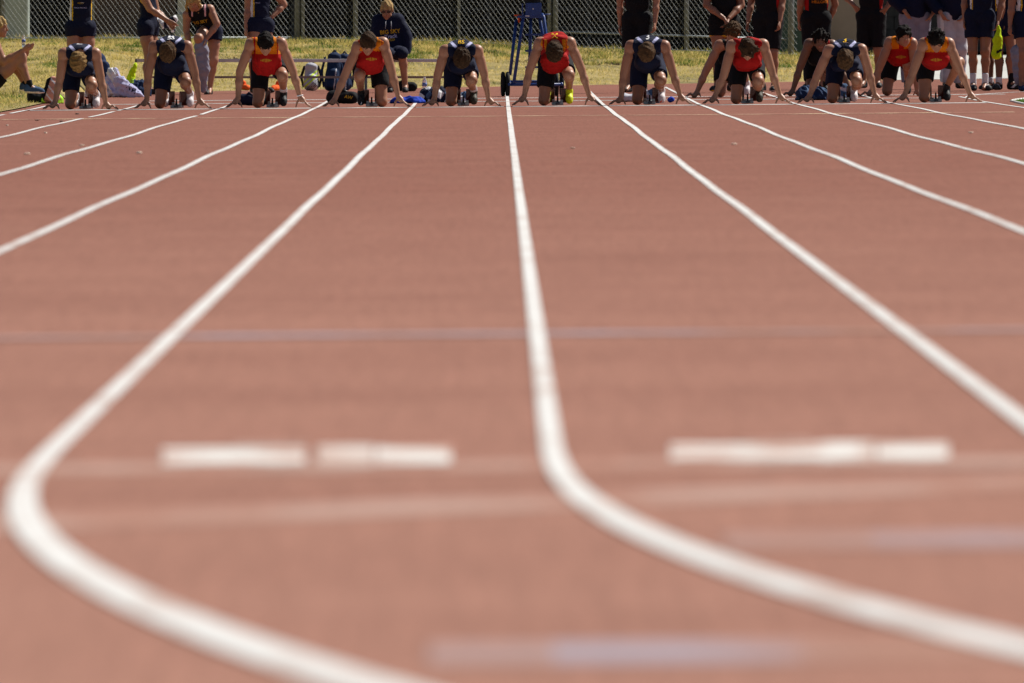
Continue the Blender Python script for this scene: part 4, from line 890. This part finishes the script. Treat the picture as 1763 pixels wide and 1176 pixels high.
# girl bending to pull off her sweatpants
GX, GD, GZ = ground_px(356, 160); o3 = (GX, GD, GZ); root = empty('person', o3); setp(root, 'blond girl in black singlet bending over with one knee lifted', 'person')
q = lambda px, py, dy: px3(px, py, GD + dy, o3)
J = dict(shL=q(322, 22, -.12), shR=q(362, 12, -.10), elL=q(321, 50, -.10), elR=q(374, 38, -.16), wrL=q(327, 74, -.18), wrR=q(355, 64, -.26), neck=q(341, 10, -.14), hc=q(333, -2, -.24))
J['pelvis'] = q(362, 45, .08); J['hipL'] = q(354, 50, .06); J['hipR'] = q(369, 52, .08); J['belly'] = (J['pelvis'] + (J['shL'] + J['shR']) / 2) / 2 + A3(0, .02, 0)
J['knL'] = q(342, 62, -.30); J['anL'] = q(348, 112, -.16); J['knR'] = q(368, 100, .0); J['anR'] = q(361, 150, .05); J['toL'] = J['anL'] + A3(0, -.1, -.08)
hfm = head_frame(J['hc'], (-.05, -.80, -.58), (.05, -.58, .8))
person_mesh(root, J, 'skin_fair', 'hair_light', hfm, hang_hand(J['wrL'], (.3, -.2, -.8), (0, -1, 0), (1, 0, 0), .8) + hang_hand(J['wrR'], (-.3, -.2, -.8), (0, -1, 0), (-1, 0, 0), .9), True, .92, hstyle='long', seed=43)
t_ = singlet(root, J, ['black', 'pink'], lambda P: ((np.abs(np.abs(P[:, 0] - ctrx) - .085) < .010) & (P[:, 2] > zc)).astype(np.int32) if True else None, True, hem=.95, seed=43, arm=.058) if not globals().update(ctrx=(J['shL'][0] + J['shR'][0]) / 2, zc=(J['shL'][2] + J['shR'][2]) / 2 - .06) else None
cc = (J['shL'] + J['shR']) / 2; decal('lettering', text_shape('BIG SKY', .055), t_[1:], t_[0], (cc[0] + .02, 0, cc[2] - .135), 'gold', rot=.18); decal('lettering', tick_shape(.05), t_[1:], t_[0], (cc[0] + .05, 0, cc[2] - .18), 'lilac')
shorts(root, J, ['navy', 'white'], None, (.30, .34), seed=44)
shoe_obj(root, J['anR'] + A3(0, .03, -.045), J['anR'] + A3(-.04, -.18, -.045), (0, 0, 1), ('shoe_black', 'rubber', 'white'), J['anR'])
sp_ = empty('sweatpants', o3); setp(sp_, 'grey sweatpants hanging from the hands of the bending girl', 'sweatpants')
soft('cloth', [cone('c', q(354, 66, -.27), q(343, 76, -.28), .035, .055, .03), cone('c', q(343, 76, -.28), q(346, 112, -.26), .062, .07, .04), cone('c', q(352, 80, -.27), q(352, 118, -.24), .06, .075, .04), cone('c', q(350, 115, -.25), q(350, 150, -.16), .072, .055, .04)], ['grey'], sp_, .011, noise=crumple(.016, 24, 6))

# blond person sitting on the verge with a bottle
SX, SD, SZ = ground_px(14, 146); o3 = (SX, SD, SZ); root = empty('person', o3); setp(root, 'blond person sitting on the grass holding a water bottle', 'person')
q = lambda px, py, dy: px3(px, py, SD + dy, o3)
J = dict(shL=q(-22, 72, .06), shR=q(-8, 74, -.12), elL=q(-2, 104, .10), elR=q(6, 103, -.14), wrL=q(30, 96, .05), wrR=q(38, 84, -.14), neck=q(-12, 62, -.02), hc=q(-2, 43, -.03))
J['pelvis'] = q(-16, 134, .02); J['hipL'] = q(-12, 133, .08); J['hipR'] = q(-10, 134, -.07); J['belly'] = q(-18, 106, .0)
J['knR'] = q(37, 95, -.10); J['anR'] = q(52, 146, -.12); J['knL'] = q(30, 103, .12); J['anL'] = q(44, 143, .14)
for s in 'LR': J['kf' + s] = A3(1, 0, .5); J['to' + s] = J['an' + s] + A3(.1, 0, -.05)
hfm = head_frame(J['hc'], (.97, -.2, -.05), (.05, 0, 1))
person_mesh(root, J, 'skin_fair', 'hair_light', hfm, hang_hand(J['wrL'], (.9, 0, .3), (0, 0, 1), (0, -.6, .5), .5) + hang_hand(J['wrR'], (.85, 0, .35), (0, -.3, 1), (0, .5, .6), .2), seed=45, thick=.016)
singlet(root, J, ['black', 'black', 'black'], lambda P: np.zeros(len(P), np.int32), seed=45); shorts(root, J, ['black', 'black'], None, (.30, .30), seed=46)
for s in 'LR': shoe_obj(root, J['an' + s] + A3(-.03, 0, -.035), J['an' + s] + A3(.17, -.02, -.045), (0, 0, 1), ('steel_blue', 'shoe_white', 'white'), J['an' + s]); sock_obj(root, J['kn' + s], J['an' + s], 'black', .22)

# ------------------------------------------------------------------ bench, podium, bags, bottles, clothes
def own(o, root): o.parent = root; o.matrix_parent_inverse = Matrix.Translation(-root.location); return o
bx0, bx1 = (234 - VX) * BD / F, (834 - VX) * BD / F; bc = (bx0 + bx1) / 2
bench = empty('bench', (bc, BD, BZ)); setp(bench, 'long low aluminium bench along the far edge of the track', 'bench'); L_ = bx1 - bx0; hb = BTOP - BZ
MB().box((0, 0, hb - .02), (L_, .25, .042), None, .006).build('seat', 'alu', bench)
for s in (-1, 1): MB().box((s * (L_ / 2 - .004), 0, hb - .02), (.02, .256, .046), None, .004).build('end_cap', 'dark_metal', bench)
MB().box((0, .0, hb * .47), (L_ - .3, .03, .03)).build('brace_rail', 'brace', bench)
for fx in (-.46, -.16, .16, .46):
    MB().tube([(fx * L_, -.10, hb - .05), (fx * L_, -.13, 0), ], .018, 8).tube([(fx * L_, .10, hb - .05), (fx * L_, .13, 0)], .018, 8).build('leg', 'galv', bench)

PX, PD, PZ = ground_px(915, 163); pod = empty('starter_stand', (PX, PD, PZ)); setp(pod, "blue rolling starter's stand with two big front wheels", 'stand')
qp = lambda px, py, dy=0.0: tuple(at(px, py, PD + dy) - Vector((PX, PD, PZ)))
for px, dy in ((866, .06), (874, -.06), (958, -.02), (967, .10)):
    c_ = Vector(qp(px, 142, dy)); c_.z = .158
    w_ = MB().torus(c_, (1, .06, 0), .128, .030, flat=.8).build('wheel', 'rubber', pod, True)
    MB().lathe((0, 0, 0), [(.10, -.012), (.10, .012)], 20).build('hub', 'steel', w_).matrix_local = Matrix.Translation(c_) @ Matrix.Rotation(R(90), 4, 'Y')
for pts in ([(878, 125, -.1), (889, 31, .15)], [(884.5, 140, -.25), (901, 26, .05), (905, 21, .08)], [(911, 140, .45), (914, 22, .25)], [(951, 140, -.25), (936, 26, .05), (933, 21, .08)], [(946, 128, .5), (928, 22, .25)]):
    MB().tube([qp(*p) for p in pts], .021, 10).build('leg', 'blue_paint', pod, True)
for y, dy in ((137, .45), (142, -.25)): MB().tube([qp(876, y, dy), qp(968, y, dy)], .019, 10).build('cross_bar', 'blue_paint', pod, True)
for px in (877, 967): MB().tube([qp(px, 142, -.28), qp(px, 137, .48)], .019, 10).build('side_bar', 'blue_paint', pod, True)
for i, y in enumerate((112, 84, 56)): MB().box(Vector(qp(925, y, .05 + .1 * i)), (.30, .12, .025)).build('step', 'blue_paint', pod)
MB().box(Vector(qp(913, 25.5, .2)), (.33, .40, .03), None, .004).build('platform', 'blue_paint', pod)
pn = MB().box(Vector(qp(918.5, 13, .0)), (.20, .018, .165), None, .004).build('front_panel', 'blue_paint', pod)
MB().box(Vector(qp(899.5, 14, .16)), (.018, .32, .165), None, .004).build('side_panel', 'blue_paint', pod)
MB().tube([qp(917, 11.5, -.014), qp(919, 11.8, -.014)], .008, 8).build('badge', 'cap_white', pn)
MB().box(Vector(qp(908, 24, -.012)), (.05, .006, .012)).build('sticker', 'cap_white', pn)
MB().tube([qp(884, 23, .1), qp(902, 22, .1)], .008, 8).build('side_arm', 'blue_paint', pod, True); MB().tube([qp(932, 22, .1), qp(948, 21, .1)], .008, 8).build('side_arm', 'blue_paint', pod, True)
rb = empty('ribbon', (PX + qp(893, 24, .08)[0], PD + .08, PZ + qp(893, 24, .08)[2])); setp(rb, 'small orange ribbon tied to the blue starter stand', 'ribbon')
soft('cloth', [cone('c', A3(0, 0, 0), A3(.005, -.01, -.075), .018, .010, .01), cone('c', A3(-.05, 0, .01), A3(.03, 0, .005), .010, .012, .01)], ['orange_bright'], rb, .005)
spk = empty('loudspeaker', tuple(Vector(qp(917, 3, .1)) + Vector((PX, PD, PZ)))); setp(spk, 'black loudspeaker box on top of the blue starter stand', 'loudspeaker')
MB().box((0, .02, .115), (.20, .17, .23), None, .012).build('cabinet', 'shoe_black', spk); MB().lathe((0, 0, 0), [(.055, -.01), (.07, .0), (.07, .008)], 20).build('speaker_cone', 'rubber', spk).matrix_local = Matrix.Translation((0, -.068, .10)) @ Matrix.Rotation(R(90), 4, 'X')

def item(name, px, py, label, cat, prims, mats, h=.011, noise=None, matfn=None, parts=(), group=None, planes=True, dd=0.0, lift=0.0):
    X, d, z = ground_px(px, py); d += dd; X = (px - VX) * d / F; z = gz(X, d); t = empty(name, (X, d, z + .01 + lift)); setp(t, label, cat, group)
    pl = [(A3(0, 0, 0), A3(0, 0, -1))] if planes else []
    o, V, Q = soft('body' if name not in ('cloth_pile',) else 'cloth', prims, mats, t, h, matfn, planes=pl, noise=noise)
    for nm, pr, mt in parts: soft(nm, pr, [mt], t, .007, noise=ripple(.001, 40, 2))
    return t, o, V, Q
def lump(w, dep, hgt, seed, n=5):
    r = np.random.default_rng(seed); P = []
    for i in range(n):
        x = (i / (n - 1) - .5) * w; P.append(ell('l', (x * .8, r.normal(0, dep * .15), hgt * .25), (w / n * 1.1, dep * .5, hgt * r.uniform(.55, .85)), None, .05))
    return P
def backpack(px, py, w, hgt, label, mats, matfn, seed, lean=.0):
    P = [cone('b', A3(0, 0, .08), A3(lean, .05, hgt - .09), .095, .075, .05, (A3(1, 0, 0), w / .19)), cone('b', A3(0, -.09, .09), A3(lean * .4, -.07, hgt * .48), .06, .05, .03, (A3(1, 0, 0), w / .16)), ell('b', (lean, .03, hgt - .05), (w * .36, .08, .05), None, .04)]
    S = [('strap', [cone('s', A3(s * w * .42, .05, hgt * .85), A3(s * w * .62, .02, hgt * .5), .018, .018, .02), cone('s', A3(s * w * .62, .02, hgt * .5), A3(s * w * .5, .03, .06), .018, .014, .02)], mats[-1]) for s in (-1, 1)] + [('handle', [cone('s', A3(lean - .04, .05, hgt - .02), A3(lean, .05, hgt + .025), .010, .010, .01), cone('s', A3(lean, .05, hgt + .025), A3(lean + .04, .05, hgt - .02), .010, .010, .01)], mats[-1])]
    return item('backpack', px, py, label, 'backpack', P, mats, .01, crumple(.008, 22, seed), matfn, S)
def gbp(P):
    v = P[:, 2] - P[:, 0] * .9; mi = np.zeros(len(P), np.int32); mi[np.abs(P[:, 0] + .01) > .095] = 3; mi[(np.abs(v - .20) < .012) | (np.abs(v - .13) < .014)] = 1; mi[((v > .0) & (v < .085) & (np.sin(v * 260) > .2))] = 2; return mi
backpack(536, 154, .22, .38, 'grey backpack with neon stripes standing against the bench', ['light_grey', 'neon', 'black', 'black'], gbp, 1)
def bb(P): mi = np.zeros(len(P), np.int32); mi[(np.abs(P[:, 0] - .02 - P[:, 2] * .12) < .006) & (P[:, 2] < .3)] = 1; return mi
backpack(572, 154.5, .23, .52, 'tall navy blue backpack leaning next to the grey one', ['blue_bag', 'light_grey', 'blue_bag'], bb, 2, .03)
backpack(592, 154, .22, .50, 'second navy blue backpack, half behind the tall one', ['blue_bag', 'light_grey', 'blue_bag'], bb, 3, .01)
def duffel(px, py, L, r, label, mats, matfn=None, seed=1, dd=0.0):
    P = [cone('d', A3(-L / 2 + r * .7, 0, r * .85), A3(L / 2 - r * .7, 0, r * .8), r, r * .95, .05)]
    return item('duffel_bag', px, py, label, 'bag', P, mats, .01, crumple(.010, 20, seed), matfn, [('handle', [cone('s', A3(-L * .18, -r * .5, r * 1.5), A3(0, -r * .3, r * 1.9), .011, .011, .02), cone('s', A3(0, -r * .3, r * 1.9), A3(L * .18, -r * .5, r * 1.5), .011, .011, .02)], mats[0])], dd=dd)
duffel(693, 155, .36, .075, 'plain black duffel bag under the bench by the boy', ['black'], None, 4)
t, o, V, Q = duffel(590, 178, .34, .085, 'black bag with yellow lettering behind the hand of red sprinter', ['black'], None, 5, dd=1.4)
decal('lettering', text_shape('AW', .055), (V, Q), o, (.07, 0, .075), 'gold', rot=-.2)
duffel(429, 181, .26, .075, 'navy bag behind the wristband sprinter', ['navy'], None, 6, dd=1.3)
item('duffel_bag', 66, 154, 'rounded black bag lying on the grass by the sitting person', 'bag', lump(.22, .25, .17, 7), ['black'], .01, crumple(.012, 18, 7))
item('duffel_bag', 78, 161, 'navy bag on the grass edge next to the outer lane', 'bag', lump(.2, .2, .08, 8), ['blue_bag'], .01, crumple(.012, 18, 8))
item('tote_bag', 91, 153, 'upright mesh bag with salmon towel and black rim', 'bag', [cone('b', A3(-.02, 0, .10), A3(.0, .02, .28), .09, .06, .04, (A3(1, 0, 0), 1.3))], ['salmon', 'black', 'white'], .01, crumple(.016, 26, 9), lambda P: np.where(P[:, 0] < -.085 + (P[:, 2] - .1) * .3, 1, np.where(np.sin(P[:, 0] * 60 + P[:, 2] * 50) > .75, 2, 0)).astype(np.int32))
item('cloth_pile', 90, 156, 'neon green shirt lying on the grass under the salmon bag', 'clothing', lump(.22, .2, .10, 10), ['neon_green', 'white'], .01, crumple(.02, 22, 10))
item('jacket', 172, 165, 'navy jacket slumped behind the blond sprinter', 'jacket', [cone('b', A3(.0, 0, .06), A3(-.02, .04, .48), .10, .10, .05), cone('b', A3(.02, 0, .06), A3(.06, -.02, .40), .10, .07, .05)], ['navy_light'], .011, crumple(.02, 16, 11))
item('plastic_bag', 197, 165, 'white plastic bag slumped next to navy jacket', 'bag', [cone('b', A3(0, 0, .08), A3(-.02, 0, .30), .11, .09, .05)] + lump(.28, .2, .2, 12), ['white', 'lilac'], .010, crumple(.036, 32, 12), lambda P: (np.sin(P[:, 0] * 30 + P[:, 2] * 18) > .55).astype(np.int32))
t, o, V, Q = item('plastic_bag', 221, 165.5, 'lilac white sports bag with dark lettering in front of navy cloth', 'bag', [cone('b', A3(-.11, 0, .20), A3(.14, -.02, .03), .085, .05, .06), cone('b', A3(-.10, 0, .05), A3(.12, -.02, .03), .07, .05, .06)], ['lilac'], .010, crumple(.026, 26, 13))
decal('lettering', text_shape('NW', .09), (V, Q), o, (.05, 0, .10), 'navy', rot=-.7)
item('cloth_pile', 236, 164, 'heap of navy clothes behind the lilac sports bag', 'clothing', lump(.30, .25, .22, 14), ['blue_bag', 'neon_green'], .011, crumple(.026, 20, 14), lambda P: ((P[:, 2] > .17) & (P[:, 0] < -.04)).astype(np.int32), dd=.5)
item('cloth_pile', 229, 158, 'neon yellow vest on top of the navy heap', 'clothing', [cone('b', A3(-.05, 0, .12), A3(.03, .03, .38), .07, .035, .05), ell('b', (0, 0, .1), (.12, .08, .07))], ['neon'], .010, crumple(.02, 26, 15))
item('cloth_pile', 702, 177, 'royal blue shirt crumpled on the track beside the start hands', 'clothing', lump(.36, .2, .075, 16, 6), ['royal'], .010, crumple(.022, 26, 16), dd=1.2)
item('cloth_pile', 752, 176, 'white and navy clothes heaped behind the bottle-side sprinter', 'clothing', lump(.36, .25, .20, 17), ['white', 'navy', 'steel_blue'], .010, crumple(.026, 20, 17), lambda P: (np.sin(P[:, 0] * 22 + P[:, 2] * 30 + 1) > .1).astype(np.int32) + (np.sin(P[:, 0] * 31 - P[:, 2] * 20) > .6), dd=1.6)
item('cloth_pile', 796, 178, 'steel blue and white cloth behind the starting block rail', 'clothing', lump(.22, .2, .14, 18), ['steel_blue', 'white'], .010, crumple(.026, 26, 18), lambda P: (np.sin(P[:, 0] * 40 + P[:, 2] * 30) > .3).astype(np.int32), dd=1.7)
item('cloth_pile', 1084, 175, 'pale grey folded cloth behind the knee of navy sprinter with 3', 'clothing', lump(.14, .2, .10, 19, 3), ['light_grey'], .009, crumple(.015, 26, 19), dd=1.5)
item('cloth_pile', 1119, 177, 'slate grey jacket heaped behind the red tick shoe', 'clothing', lump(.22, .2, .17, 20), ['steel_blue', 'light_grey'], .010, crumple(.024, 24, 20), lambda P: (np.sin(P[:, 0] * 36 + P[:, 2] * 26) > .5).astype(np.int32), dd=1.5)
item('cloth_pile', 1155, 176, 'small ball of royal blue cloth next to red tick shoe', 'clothing', [ell('b', (0, 0, .035), (.045, .05, .035))], ['royal'], .007, crumple(.012, 40, 21), dd=1.3)
item('cloth_pile', 1398, 172, 'dark blue clothes heaped behind the sprinter with the yellow 3', 'clothing', lump(.34, .25, .17, 22, 6), ['blue_bag', 'steel_blue'], .010, crumple(.024, 22, 22), lambda P: (np.sin(P[:, 0] * 30 + P[:, 2] * 26) > .8).astype(np.int32), dd=1.5)
item('cloth_pile', 1454, 174, 'blue-grey towel standing rumpled behind the yellow 3 sprinter', 'clothing', [cone('b', A3(0, 0, .05), A3(0, 0, .17), .055, .04, .03)] + lump(.14, .14, .12, 23, 3), ['steel_blue', 'light_grey'], .009, crumple(.018, 30, 23), lambda P: (np.sin(P[:, 2] * 60 + P[:, 0] * 20) > .3).astype(np.int32), dd=1.6)
item('neon_bag', 1718, 155, 'neon yellow drawstring bag hanging beside the navy shorts', 'bag', [cone('b', A3(-.02, 0, .04), A3(.0, 0, .22), .068, .055, .05, (A3(0, 1, 0), .7)), cone('b', A3(0, 0, .24), A3(.01, 0, .40), .05, .025, .05)], ['neon', 'black'], .010, crumple(.016, 20, 24), lambda P: ((np.abs(P[:, 2] - .08 - P[:, 0] * .5) < .018) & (P[:, 0] > -.02)).astype(np.int32), planes=False, lift=.42)
for px, py, lb, dd in ((423, 154, 'orange running shoe on the grass edge behind black shorts', 0), (475, 154.5, 'orange running shoe whose toe points at the black boot', 0)):
    X, d, z = ground_px(px, py); t = empty('running_shoe', (X, d, z + .012)); setp(t, lb, 'shoe', 'pair of orange running shoes'); s = 1 if px < 450 else -1
    shoe_obj(t, (-.035 * s, .07, .045), (.05 * s, -.13, .040), (0, 0, 1), ('orange_bright', 'orange', 'white'), A3(-.035 * s, .07, .10))
X, d, z = (284 - VX) * 153 / F, 153.0, 0
sk = empty('running_shoes', tuple(at(285, 36, 153.0))); setp(sk, 'bundle of navy and white spikes held in the hand of side-on girl', 'shoes')
soft('shoes', [cone('b', A3(-.12, .03, .02), A3(.08, 0, -.04), .055, .05, .03), cone('b', A3(-.02, -.06, -.03), A3(.12, -.05, .05), .05, .05, .02), cone('b', A3(.10, -.02, -.10), A3(.13, -.02, .08), .03, .03, .02)], ['navy', 'white', 'black'], sk, .009, lambda P: (np.sin(P[:, 0] * 45 + P[:, 2] * 25) > .5).astype(np.int32) + (P[:, 0] < -.02), noise=crumple(.012, 30, 25))
def bottle(name, loc, label, s=1.0):
    t = empty(name, loc); setp(t, label, 'bottle')
    MB().lathe((0, 0, 0), [(.026 * s, 0), (.031 * s, .006 * s), (.031 * s, .075 * s), (.029 * s, .085 * s), (.031 * s, .10 * s), (.031 * s, .135 * s), (.022 * s, .165 * s), (.012 * s, .178 * s), (.012 * s, .186 * s)], 18).build('body', 'clear_plastic', t, True)
    MB().lathe((0, 0, 0), [(.0145 * s, .186 * s), (.0145 * s, .20 * s), (.012 * s, .203 * s)], 14).build('cap', 'cap_white', t, True)
    MB().lathe((0, 0, 0), [(.0325 * s, .085 * s), (.0325 * s, .128 * s)], 18).build('label', 'bottle_label', t, True)
X, d, z = ground_px(731, 157); bottle('water_bottle', (X, d, z + .01), 'clear water bottle with blue label standing on the track by bench', 1.0)
p = at(41, 78, SD - .14); bottle('water_bottle', tuple(p), 'clear water bottle held up by the person on the grass', .72)
# wristband
lt = None
for o in list(C.objects):
    if o.get('label', '').startswith('dark haired sprinter in red singlet'): lt = o
sc = F / DS; w = A3((820 - 490) / 5.6 / sc, .045, (1037 - 917) / 5.6 / sc)
MB().torus((0, 0, 0), (.15, 0, -1), .031, .007).build('wristband', 'white', lt, True).location = w
# scraps on the track
for px, py, s, m in ((45, 265, .028, 'litter'), (238, 263, .026, 'litter'), (140, 250, .02, 'litter'), (63, 206, .02, 'litter_dark'), (105, 208, .022, 'litter_dark'), (78, 228, .015, 'litter'), (12, 215, .015, 'litter'), (1262, 248, .025, 'litter'), (132, 195, .03, 'litter_dark'), (985, 255, .016, 'litter'), (1670, 228, .02, 'litter')):
    s *= .6
    X, d, z = ground_px(px, py) if py < 300 else ((px - VX) * (H * F / (py - VY)) / F, H * F / (py - VY), gz((px - VX) * H / (py - VY), H * F / (py - VY)))
    V, Q = solid([ell('a', (0, 0, .002), (s, s * 2.2, s * .10)), ell('a', (s * .6, 0, .002), (s * .6, s * 1.5, s * .12))], .005, noise=crumple(.002, 120, px))
    o = link(bpy.data.objects.new('scrap', raw_mesh('scrap', V, Q, [m]))); o.location = (X, d, z + .015)
    setp(o, ('small pale' if m == 'litter' else 'small dark') + ' scrap lying on the red track', 'scrap', 'pale scraps on the track' if m == 'litter' else 'dark scraps on the track')
